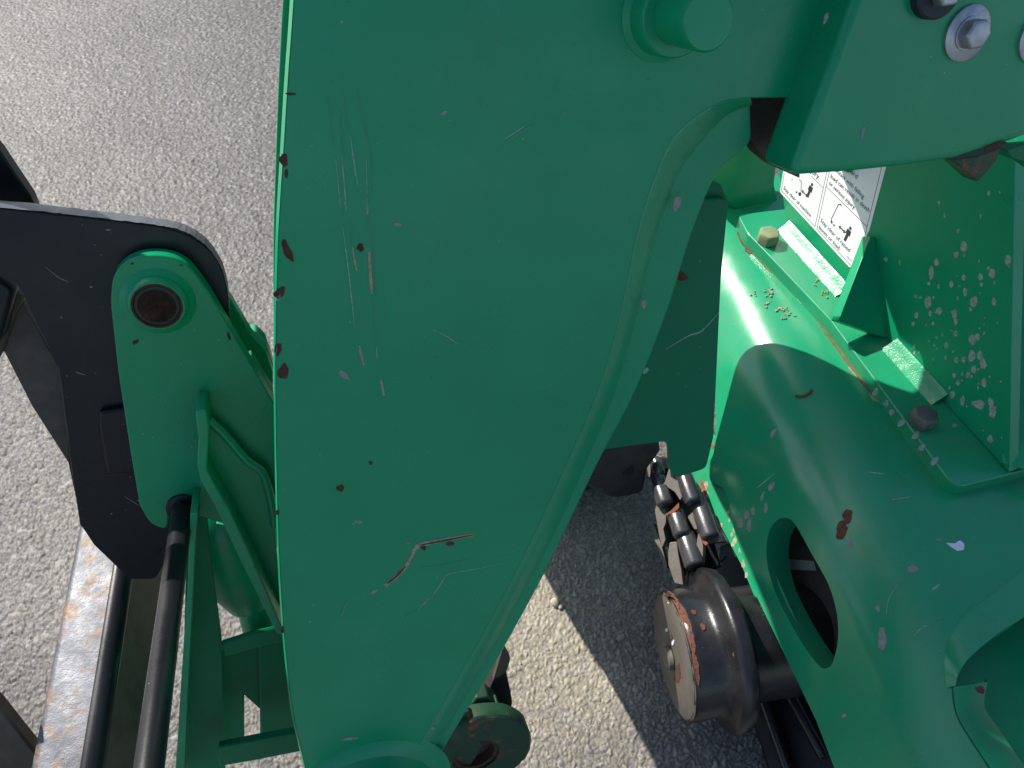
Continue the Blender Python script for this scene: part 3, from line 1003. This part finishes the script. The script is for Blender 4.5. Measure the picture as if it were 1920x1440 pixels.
text('Stay clear of machine', (322, 352), (658, 702))
text('Stay clear of raised', (778, 752), (1128, 1130))
text('boom or load.', (757, 838), (1012, 1112))
text('or serious injury.', (880, 292), (1200, 612))
text('load can result in death', (900, 212), (1372, 645))
text('Contact with falling', (924, 98), (1306, 476))
text('Hazard', (1072, 78), (1222, 232))
text('injury.', (620, 110), (762, 245))
text('170 412', (1100, 1190), (1160, 1248))

# ---------------- track: drive roller, chain links and bushes
track = part('track', H(0)(1330, 1300), label='black steel crawler chain with a big end roller')
ROLL = CAM + ray(1262, 1229) * 1.40
rR = 118 / FPX * 1.40
prof = [(.006, 0), (.006, .022), (-.001, .024), (-.001, .05), (.002, .055), (.003, .088), (0, .104), (0, rR - .006), (.006, rR), (.02, rR + .001), (.052, rR - .002), (.066, rR + .008), (.072, rR + .024), (.077, rR + .031), (.084, rR + .033), (.102, rR + .028), (.113, rR + .008), (.120, rR - .008), (.14, rR - .014), (.30, rR - .014), (.30, 0)]
roller = obj('end_roller', lathe_bm(ROLL, QR, prof, 64, jit=.0007), M['black_worn'], track, smooth=True)
obj('roller_face', lathe_bm(ROLL - QR * .0012, QR, [(0, .045), (-.0012, .05), (-.0012, rR - .012), (.003, rR - .003)], 56, jit=.0014), M['face_grey'], track, smooth=True, label='bare worn end face')
ru = (Vector((0, 0, 1)) - QR * QR.z).normalized()
rv = QR.cross(ru)
bm = bmesh.new()
rnd = random.Random(6)
for c0, span, h0, hm in ((-.15, .5, .002, .011), (.5, .25, .0015, .006), (-.7, .3, .0015, .007), (-.3, .05, .024, .006), (-.05, .06, .03, .006)):
    n = 14
    A, Bq = [], []
    for q in range(n + 1):
        an = c0 + span * (q / n - .5) * 2
        wgt = math.sin(math.pi * q / n) ** .6
        rr_ = rR + .0022
        A.append(ROLL + QR * (h0 + .004 * (1 - wgt) + rnd.uniform(0, .001)) + (ru * math.cos(an) + rv * math.sin(an)) * (rr_ if h0 > .004 else rr_ - .003))
        Bq.append(ROLL + QR * (h0 + .004 + hm * wgt * rnd.uniform(.6, 1.1)) + (ru * math.cos(an) + rv * math.sin(an)) * (rr_ - .0006))
    strip_bm(A, Bq, bm)
obj('rust_scale', bm, M['rust'], track, kind='stuff')
hub = ROLL - QR * .003 - Vector((0, 0, .012))
obj('hub_nut', lathe_bm(hub, -QR, [(0, .022), (.008, .021), (.010, .018), (.006, .012), (.006, 0)], 24), M['track_grey'], track, smooth=True)
PFACE = Plane(ROLL - QR * .0016, -QR)
marks('face_scuff', [blob(x, y, rx, ry, .15, int(y)) for x, y, rx, ry in ((1242, 1150, 2, 8), (1250, 1180, 2, 5), (1238, 1190, 1.5, 7), (1256, 1165, 2, 4), (1262, 1205, 2, 5), (1244, 1210, 1.5, 4), (1252, 1135, 3, 5))], PFACE, M['white_chip'], track, h=.0006)
marks('face_pit', [blob(x, y, rx, ry, .15, int(y)) for x, y, rx, ry in ((1258, 1195, 3, 6), (1270, 1270, 7, 22), (1252, 1115, 4, 5))], PFACE, M['rust_dark'], track, h=.0004)  # dark flecks; the long one paints the shaded hub recess
PCH = Plane(CAM + ray(1290, 960) * 1.50, Vector((-.45, -.35, .82)))


def CH(d): return Plane(PCH.p - PCH.n * d, PCH.n)


for (a, b, r, d) in (((1280, 884), (1310, 942), 16, .0), ((1311, 948), (1345, 1008), 17, .0), ((1238, 916), (1264, 946), 16, -.01), ((1266, 962), (1292, 1004), 17, -.005), ((1284, 1003), (1300, 1062), 19, -.005), ((1229, 862), (1246, 890), 11, .02), ((1232, 890), (1250, 925), 14, .015)):
    p = CH(d)(*a)
    lo, hi = 0.0, .4
    for _ in range(30):
        ll = (lo + hi) / 2
        t_ = p - AX * ll - CAM
        if 720 - FPX * t_.dot(UPC) / t_.dot(FW) < b[1]: lo = ll
        else: hi = ll
    q = p - AX * ll
    rr = r / FPX * (p - CAM).dot(FW)
    ll = (q - p).length
    obj('bushing', lathe_bm(p, q - p, [(-.002, rr * .8), (0, rr * .96), (.004, rr), (ll - .004, rr), (ll, rr * .93), (ll + .002, rr * .75)], 28), M['bush'], track, smooth=True)
plate('gap_filler', [(1226, 850), (1262, 862), (1330, 985), (1352, 1062), (1290, 1090), (1255, 1040), (1236, 960)], CH(.045), .012, M['black'], track, bevel=.002)  # dark filler sheet painting the black gaps between the bushings
k = lambda X, Y: (1080 + X / 4.5, 780 + Y / 4.5)
for pts, d, mt in (
        ([(498, 240), (545, 240), (600, 330), (632, 410), (628, 520), (600, 515), (560, 470), (550, 400)], .02, 'track_grey'),
        ([(790, 425), (800, 515), (850, 545), (925, 520), (908, 640), (880, 712), (835, 640), (775, 600), (722, 640), (690, 655), (750, 555)], -.016, 'track_grey'),
        ([(690, 655), (745, 760), (760, 830), (758, 900), (735, 950), (755, 1040), (725, 1110), (700, 1000), (680, 880), (663, 780)], -.012, 'track_grey'),
        ([(650, 900), (685, 990), (720, 1090), (770, 1270), (755, 1290), (700, 1160), (660, 1040)], .012, 'track_grey'),
        ([(790, 1065), (850, 1060), (868, 1190), (890, 1300), (905, 1430), (830, 1410), (780, 1260), (775, 1150)], -.018, 'track_grey'),
        ([(1030, 990), (1060, 1010), (1075, 1110), (1068, 1230), (1010, 1260), (955, 1250), (1010, 1130)], -.022, 'track_grey'),
        ([(985, 810), (1040, 780), (1090, 900), (1090, 985), (1040, 950), (1000, 960), (940, 850)], -.014, 'track_grey'),
        ([(1070, 985), (1150, 965), (1230, 985), (1270, 1060), (1180, 1070), (1090, 1085)], -.020, 'black_worn'),
        ([(1215, 1100), (1300, 1070), (1340, 1190), (1260, 1180), (1210, 1240)], .01, 'black_worn')):
    plate('chain_link', [k(*p) + (3,) for p in pts], CH(d), .022, M[mt], track, bevel=.0035)
obj('link_hole_shade', cyl_bm(CH(-.0212)(*k(1145, 1042)), CH(-.0190)(*k(1145, 1042)), .0035, 14), M['dark_void'], track)  # solid dark disc painting the shade of a hole in the link
marks('rust_edge', [[(k(750, 830)), k(800, 800), k(868, 730), k(872, 770), k(830, 815), k(760, 838)], [k(1030, 990), k(1060, 1010), k(1115, 1075), k(1095, 1095), k(1060, 1060)]], CH(-.024), M['rust_orange'], track, h=.001)
# beam that carries the chain, below the body
plate('track_beam', [(1380, 1010), (1470, 1150), (1600, 1350), (1680, 1560), (1470, 1560), (1432, 1420), (1402, 1330), (1392, 1200), (1330, 1060)], Plane(CAM + ray(1450, 1300) * 1.52, Vector((-.62, -.15, .77))), .05, M['black'], track, bevel=.006)
for i, (x0, y0, x1, y1) in enumerate(((1432, 1210, 1545, 1420), (1424, 1290, 1480, 1450))):
    p = Plane(CAM + ray(1450, 1300) * 1.50, Vector((-.62, -.15, .77)))
    obj('beam_rib', tube_bm([p(x0 + (x1 - x0) * t / 6, y0 + (y1 - y0) * t / 6) for t in range(7)], .012, 10), M['black_worn'], track, smooth=True)
PLOW = Plane(CAM + ray(1390, 1390) * 1.56, Vector((-.4, -.5, .75)))
for pts in ([(1345, 1335), (1440, 1310), (1395, 1370), (1388, 1430), (1370, 1390)], [(1398, 1372), (1412, 1352), (1436, 1380), (1441, 1470), (1412, 1470), (1420, 1430)], [(1330, 1340), (1392, 1326), (1378, 1352), (1350, 1352)]):
    plate('track_pad', pts, PLOW, .015, M['track_grey'], track, bevel=.002)

# ---------------- casting behind the boom, plus unseen slabs added to shadow body and ground
chassis = part('chassis', B(.45)(1150, 900), label='dark chassis casting and added shadow slabs behind the boom')
PC = B(.45)
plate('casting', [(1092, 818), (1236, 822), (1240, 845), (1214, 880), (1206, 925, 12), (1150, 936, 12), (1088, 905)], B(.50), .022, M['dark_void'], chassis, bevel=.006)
obj('bolt_hole_shade', cyl_bm(B(.4985)(1177, 880), B(.505)(1177, 880), .013, 20), M['black'], chassis)  # black disc drawn for the shaded depth of a bolt hole

plate('upper_sun_blocker', spline([(1240, 522), (1275, 514), (1296, 490), (1303, 440), (1298, 380), (1284, 308), (1260, 193), (1224, 40)], 4) + [(1185, -58), (1172, -146), (1160, -330), (1080, -800), (1000, -3100), (-2900, -3100), (-1300, -2100), (-450, -1250), (300, -390), (540, -120), (735, 112), (862, 265), (920, 335), (1000, 440), (1070, 527), (1110, 545)], B(.59), .025, M['green'], chassis, bevel=.003)  # added slab, outline fitted to the shadow it throws on the body
plate('far_sun_blocker', [(900, 620), (1200, 620), (1200, 830), (1182, 925), (1085, 915), (1000, 900)], B(.76), .04, M['dark_void'], chassis, bevel=.004)  # unseen block added to darken the ground under the casting
plate('lower_sun_blocker', [(540, 640), (624, 713), (777, 862), (913, 995), (1010, 1096, 8), (1030, 1060, 8), (1050, 1000), (1090, 830), (1000, 735), (900, 650), (780, 570), (600, 500), (530, 560)], B(.49), .025, M['green'], chassis, bevel=.003)  # unseen slab shaped to cast the ground shadow's edge
plate('ground_sun_blocker', [(620, 480), (900, 480), (1125, 640), (1112, 858), (1070, 905), (1000, 960), (885, 900), (711, 728), (575, 583), (560, 520)], B(.69), .10, M['dark_void'], chassis, bevel=.004)  # unseen block added to fill out the ground shadow

# ---------------- lug at the foot of the boom
PL = B(.13)
lug = part('lug', PL(893, 1430), label='rusty green eye lug behind the boom foot')
lc = PL(893, 1418)
bm = lathe_bm(lc, NB, [(-.0295, .044), (-.0295, .094), (-.026, .097), (-.004, .097), (0, .093), (0, .040), (-.0295, .040)], 56, jit=.0008)
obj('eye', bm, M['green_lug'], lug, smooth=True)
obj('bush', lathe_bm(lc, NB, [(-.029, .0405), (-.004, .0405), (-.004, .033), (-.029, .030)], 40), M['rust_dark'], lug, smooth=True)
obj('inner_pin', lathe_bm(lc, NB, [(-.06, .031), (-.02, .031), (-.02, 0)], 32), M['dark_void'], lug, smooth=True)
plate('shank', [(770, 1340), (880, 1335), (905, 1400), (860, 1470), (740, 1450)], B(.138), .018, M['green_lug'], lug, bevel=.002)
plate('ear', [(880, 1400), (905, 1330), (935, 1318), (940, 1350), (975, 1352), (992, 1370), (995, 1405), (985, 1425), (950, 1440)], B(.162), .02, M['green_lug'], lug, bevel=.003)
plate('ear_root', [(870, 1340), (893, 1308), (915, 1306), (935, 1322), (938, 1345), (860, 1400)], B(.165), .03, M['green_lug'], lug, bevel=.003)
plate('link_end', [(900, 1330), (928, 1270), (945, 1216, 8), (958, 1235, 10), (949, 1258, 8), (956, 1290), (962, 1322, 12), (950, 1342), (930, 1345)], B(.20), .04, M['black_worn'], lug, bevel=.006)
plate('link_cap', [(925, 1275), (944, 1212, 8), (958, 1232, 8), (950, 1260, 8)], B(.192), .008, M['brown_steel'], lug, bevel=.002)

# ---------------- linkage at the left
LD = .20
PK = B(LD)
link = part('linkage', PK(330, 900), label='green pivoting linkage plates left of the boom')
link_out = [(522, 770), (522, 900), (510, 1010), (372, 968), (370, 945), (340, 930), (316, 945), (314, 994, 14), (282, 984, 24), (262, 948), (245, 850), (222, 700), (207, 565, 20), (213, 505, 40), (262, 476, 46), (340, 482, 55), (384, 535, 40)]
plate('link_plate', link_out, PK, .022, M['green'], link, bevel=.0015)
c = PK(297, 565)
obj('boss', lathe_bm(c, NB, [(-.002, .040), (.0015, .036), (.004, .031), (.012, .0285), (.0135, .027), (.0135, .0240), (.002, .0238)], 48), M['green'], link, smooth=True)
obj('pivot_pin', lathe_bm(c, NB, [(.0, .0235), (.010, .0235), (.013, .022), (.0135, .019), (.011, .017), (.0105, 0)], 40), M['rust_pin'], link, smooth=True)
obj('rust_ring', lathe_bm(c, NB, [(.0130, .0232), (.0141, .0232), (.0141, .0252), (.0130, .0252)], 40), M['rust_dark'], link, smooth=True)
marks('rust_chip', [blob(254, 641, 6, 4, -.4, 1), blob(269, 608, 7, 6, 0, 2), blob(318, 608, 6, 4, 0, 3), blob(346, 583, 4, 6, 0, 4), blob(429, 630, 3, 7, -.3, 5), blob(340, 497, 3, 1.5, 0, 6), blob(248, 494, 3, 2, 0, 7)], PK, M['rust_dark'], link)
marks('undercoat_chip', [blob(x, y, 2, 1.6, .4, int(x)) for x, y in ((287, 743), (301, 750), (340, 683), (265, 728), (364, 618), (410, 637), (269, 813), (360, 838), (336, 782))], PK, M['pink_chip'], link)
# second link plate beyond, catching the sun on its edge
plate('link_plate', [(512, 760), (512, 700), (497, 655, 6), (472, 628, 6), (432, 560), (415, 540), (400, 600), (480, 760)], B(LD + .075), .02, M['green'], link, bevel=.002)
plate('lug_block', [(464, 626), (478, 622, 5), (497, 640, 8), (512, 684), (512, 706), (490, 690), (470, 668)], B(LD + .11), .03, M['weld'], link, bevel=.004)
plate('lower_brace', [(512, 752), (470, 690), (462, 676), (470, 668), (512, 735)], B(LD + .03), .02, M['green_rusty'], link, bevel=.002)
# curved rib welded on the link plate
plate('rib', [(366, 772, 5), (386, 768, 6), (392, 800), (390, 845), (388, 880), (400, 905), (430, 955), (470, 1040), (505, 1120), (535, 1190), (520, 1190), (480, 1110), (440, 1030), (400, 945), (376, 900), (370, 870), (372, 820)], B(LD - .045), .045, M['green_rusty'], link, bevel=.0015)
plate('rib_web', [(388, 790), (420, 818), (462, 865), (492, 888, 8), (508, 940), (516, 990), (530, 1185), (500, 1105), (455, 1005), (405, 908), (390, 880)], B(LD - .012), .012, M['green'], link, bevel=.001)
bm = tube_bm([B(LD - .012)(x, y) for x, y in spline([(390, 786), (422, 816), (462, 862), (492, 886), (507, 935), (515, 985)], 8)], .0055, 10)
obj('weld_bead', bm, M['weld'], link, smooth=True)
plate('cross_bar', [(404, 985), (520, 985), (520, 1030), (500, 1030)], B(LD + .02), .02, M['green'], link, bevel=.002)
# round cylinder seen behind the rib
pa, pb = B(.30)(400, 945), B(.30)(468, 1125)
obj('cylinder', lathe_bm(pa, pb - pa, [(-.02, .03), (0, .045), (.03, .055), ((pb - pa).length * .75, .05), ((pb - pa).length, .034), ((pb - pa).length + .008, .0)], 32), M['green'], link, smooth=True)
pa, pb = B(.33)(470, 1080), B(.33)(500, 1215)
obj('cylinder', lathe_bm(pa, pb - pa, [(-.02, .02), (0, .03), (.03, .032), ((pb - pa).length, .03), ((pb - pa).length + .006, .0)], 32), M['green'], link, smooth=True)
# lower frame: near strip with chipped edge, recessed web, two cross bars
plate('edge_strip', [(357, 962), (371, 962), (366, 1020), (358, 1180), (350, 1330), (343, 1500), (324, 1500), (332, 1400), (342, 1240), (352, 1090)], B(.15), .05, M['green_rusty'], link, bevel=.001, label='sunward edge with rusty chips')
plate('web_plate', [(352, 955), (385, 945), (400, 1090), (415, 1200), (418, 1320), (424, 1500), (330, 1500), (345, 1200)], B(.205), .012, M['green_shade'], link, bevel=.001)
plate('cross_bar', [(414, 1206), (470, 1188), (535, 1174), (540, 1202), (480, 1216), (420, 1234)], B(.19), .007, M['green_shade'], link, bevel=.004)
plate('cross_bar', [(409, 1402, 4), (480, 1388), (565, 1372), (570, 1408), (480, 1426), (411, 1438, 4)], B(.15), .012, M['green_shade'], link, bevel=.004)
plate('back_plate', [(415, 1222), (545, 1190), (560, 1390), (488, 1396), (487, 1330), (458, 1304), (458, 1398), (412, 1410)], B(.26), .015, M['green_shade'], link, bevel=.002)
plate('side_gusset', [(486, 1215), (548, 1195), (565, 1390), (489, 1396)], B(.235), .02, M['green_shade'], link, bevel=.002)
# long pin that passes through the link plate towards the viewer
pc = PK(343, 950)
obj('pin_flange', lathe_bm(pc, NB, [(-.004, .0195), (.003, .0195), (.004, .017), (.004, 0)], 40), M['black'], link, smooth=True)
obj('long_pin', lathe_bm(pc, NB, [(-.03, .0125), (.55, .0125)], 40), M['black'], link, smooth=True)

# ------------------------------------------------------------------ black attachment at the far left
att = thing('black_attachment', 'black steel tool bracket with a scuffed square bar, pinned to the green link plate', 'attachment', H(0)(150, 1250))
AD = .224
PA = B(AD)
plate('side_plate', [(-520, 345), (0, 391), (150, 407), (300, 425), (362, 443, 60), (415, 490, 50), (429, 560), (430, 640), (400, 760), (330, 960), (312, 1050), (292, 1086, 10), (240, 1086), (222, 1066), (176, 1022), (155, 990), (150, 985), (140, 920), (128, 835), (118, 760), (110, 690), (44, 556), (30, 530, 10), (0, 520), (-520, 520)], PA, .022, M['black'], att, bevel=.001)
marks('edge_wear', [line_poly([(112, 694), (121, 762), (131, 838)], 1.6), line_poly([(188, 800), (202, 886)], 1.4), line_poly([(200, 889), (250, 888)], 1.2)], PA, M['brown_steel'], att)
marks('scuff', [blob(x, y, rx, ry, ro, int(x)) for x, y, rx, ry, ro in ((115, 595, 2, 1.2, .2), (203, 431, 4, 1.3, .1), (171, 538, 3, 1, 0), (216, 836, 2.2, 1.2, 0), (245, 894, 1.6, 1, 0), (209, 963, 1.4, 1.2, 0), (262, 940, 6, .8, .6), (150, 700, 9, .7, .3))] + [line_poly([(85, 500), (110, 520), (128, 528)], 1.1), line_poly([(232, 930), (262, 948)], 1)], PA, M['pink_chip'], att)
edge = [(-520, 345), (0, 391), (150, 407), (300, 425)]
# rough flame cut top edge skin, coloured lighter as if sunlit
bm = bmesh.new()
rnd = random.Random(8)
ed = spline([(-520, 345), (0, 391), (150, 407), (290, 424), (345, 436), (385, 462), (412, 500), (426, 545), (429, 590)], 14)
fr = [PA(x, y - .5) + UPC * (.0006 + rnd.uniform(0, .0010)) for x, y in ed]
bk = [PA(x, y - .5) - NB * .0222 + UPC * (.0006 + rnd.uniform(0, .0012)) for x, y in ed]
mid_ = [a.lerp(b, .5) + UPC * rnd.uniform(.0002, .0014) for a, b in zip(fr, bk)]
strip_bm(fr, mid_, bm)
strip_bm(mid_, bk, bm)
bmesh.ops.remove_doubles(bm, verts=bm.verts, dist=1e-6)
obj('cut_edge', bm, M['lit_edge'], att, smooth=True, label='rough flame cut top edge, chipped and coloured lighter as if sunlit')
plate('rear_plate', [(-520, -420), (0, 282), (32, 330), (58, 368, 6), (70, 400), (40, 470), (-520, 470)], B(AD + .12), .022, M['black'], att, bevel=.002)
plate('web', [(0, 575), (44, 570), (112, 690), (122, 760), (132, 870), (142, 935), (128, 868), (60, 762), (8, 660), (-30, 640)], B(AD + .06), .03, M['brown_steel'], att, bevel=.003)
plate('strut', [(24, 540), (44, 560), (26, 600), (4, 662), (-40, 740), (-60, 640)], B(AD + .05), .025, M['brown_steel'], att, bevel=.004)
plate('strut', [(-60, 505), (0, 520), (28, 545), (8, 630), (-60, 720)], B(AD + .03), .03, M['black'], att, bevel=.006)
plate('stop_block', [(186, 774, 4), (236, 766), (246, 800), (256, 888), (202, 890), (186, 800)], B(AD - .010), .012, M['black'], att, bevel=.003)
# square bar lying level under the bracket
BZ = .70
bax = cam2w((563 - 960) / FPX, (720 + 1068) / FPX, -1.0)
bax.z = 0
bax.normalize()
bl, br = H(BZ)(122, 1150), H(BZ)(206, 1150)
side_r = Vector((bax.y, -bax.x, 0))
if side_r.x < 0: side_r = -side_r
wbar = (br - bl).dot(side_r)
ctr = bl + side_r * (wbar / 2) - Vector((0, 0, .062))
hw, hh = wbar / 2 + .008, .062
bm = bmesh.new()
s = ctr + bax * (.30)
e = ctr - bax * (.62)
ring = [(-hw, -hh), (hw, -hh), (hw, hh), (-hw, hh)]
a = [bm.verts.new(s + side_r * u + Vector((0, 0, v))) for u, v in ring]
b_ = [bm.verts.new(e + side_r * u + Vector((0, 0, v))) for u, v in ring]
bm.faces.new(a)
bm.faces.new(b_[::-1])
for i in range(4):
    j = (i + 1) % 4
    bm.faces.new((a[i], b_[i], b_[j], a[j]))
obj('square_bar', bm, M['steel'], att, bevel=.012, segs=4, label='scuffed square steel bar with rust and mud')
e0, e1 = s + side_r * (hw + .0012), e + side_r * (hw + .0012)  # thin skin that puts the bar side's shade into its colour
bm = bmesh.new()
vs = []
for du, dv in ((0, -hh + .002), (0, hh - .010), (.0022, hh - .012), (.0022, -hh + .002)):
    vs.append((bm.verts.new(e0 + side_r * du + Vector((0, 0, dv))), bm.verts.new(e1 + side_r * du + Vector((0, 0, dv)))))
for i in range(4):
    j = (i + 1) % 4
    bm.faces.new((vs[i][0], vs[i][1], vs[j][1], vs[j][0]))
obj('side_shade_skin', bm, M['brown_steel'], att, label='brown grey skin coloured as the shaded side of the bar')
cp = s + side_r * (hw - .009) + Vector((0, 0, hh - .0150))
obj('corner_shade_strip', tube_bm([cp, cp.lerp(cp + (e - s), .5), cp + (e - s)], .016, 16, None, 1.0, side_r), M['black'], att, smooth=True)  # black strip laid along the corner as part of the painted shaded side
plate('lower_plate', [(-60, 1270), (0, 1328), (40, 1378), (95, 1445), (140, 1520), (-60, 1520)], B(.10), .02, M['brown_steel'], att, bevel=.003)

# ------------------------------------------------------------------ small loose things
def lump(name, p, r, mat, seed, label, cat, flat=.7):
    rnd = random.Random(seed)
    bm = bmesh.new()
    bmesh.ops.create_icosphere(bm, subdivisions=2, radius=r)
    ph = [Vector((rnd.uniform(-1, 1), rnd.uniform(-1, 1), rnd.uniform(-1, 1))) for _ in range(5)]
    for v in bm.verts:
        n = v.co.normalized()
        v.co *= 1 + .18 * sum(math.sin(3 * n.dot(q) + i) for i, q in enumerate(ph)) / 2
        v.co.z *= flat
    bmesh.ops.translate(bm, verts=bm.verts, vec=p + Vector((0, 0, r * flat * .6)))
    return setp(obj(name, bm, mat, None, smooth=True), label, cat)


g = H(.003)
lump('pebble', g(1041, 1131), .010, M['stone'], 1, 'pale pebble on sunlit asphalt near the shadow edge', 'pebble')
lump('pebble', g(1052, 1139), .006, M['stone'], 2, 'smaller pebble touching the pale pebble on the asphalt', 'pebble')
rnd = random.Random(5)
bm = bmesh.new()
spots = [(1440, 555, 10, 14), (1435, 570, 6, 6), (1460, 580, 14, 5), (1480, 590, 8, 6), (1415, 552, 4, 4), (1467, 598, 5, 4), (1448, 545, 6, 4)]
for x, y, sxx, syy in spots:
    for _ in range(int(sxx)):
        p = BODY(x + rnd.gauss(0, sxx * .5), y + rnd.gauss(0, syy * .5))
        bmesh.ops.create_icosphere(bm, subdivisions=1, radius=rnd.uniform(.0012, .0032), matrix=Matrix.Translation(p + Vector((0, 0, .001))))
for x, y, sxx in ((1530, 530, 5), (1547, 552, 7), (1518, 440, 8), (1585, 545, 4)):
    for _ in range(int(sxx)):
        p = PF(x + rnd.gauss(0, 4), y + rnd.gauss(0, 4))
        bmesh.ops.create_icosphere(bm, subdivisions=1, radius=rnd.uniform(.001, .0026), matrix=Matrix.Translation(p + Vector((0, 0, .001))))
setp(obj('mud_crumbs', bm, M['mud'], None, smooth=True), 'crumbs of dried mud scattered on the sunlit green body', 'mud', None, 'stuff')
bm = tube_bm([BODY(x, y) + Vector((0, 0, .002)) for x, y in spline([(1490, 743), (1505, 744), (1516, 739), (1521, 732)], 5)], .0028, 6, None, .6, Vector((0, 0, 1)))
setp(obj('dead_leaf', bm, M['rust'], None, smooth=True), 'curled brown dead leaf lying on the shaded green body', 'leaf')
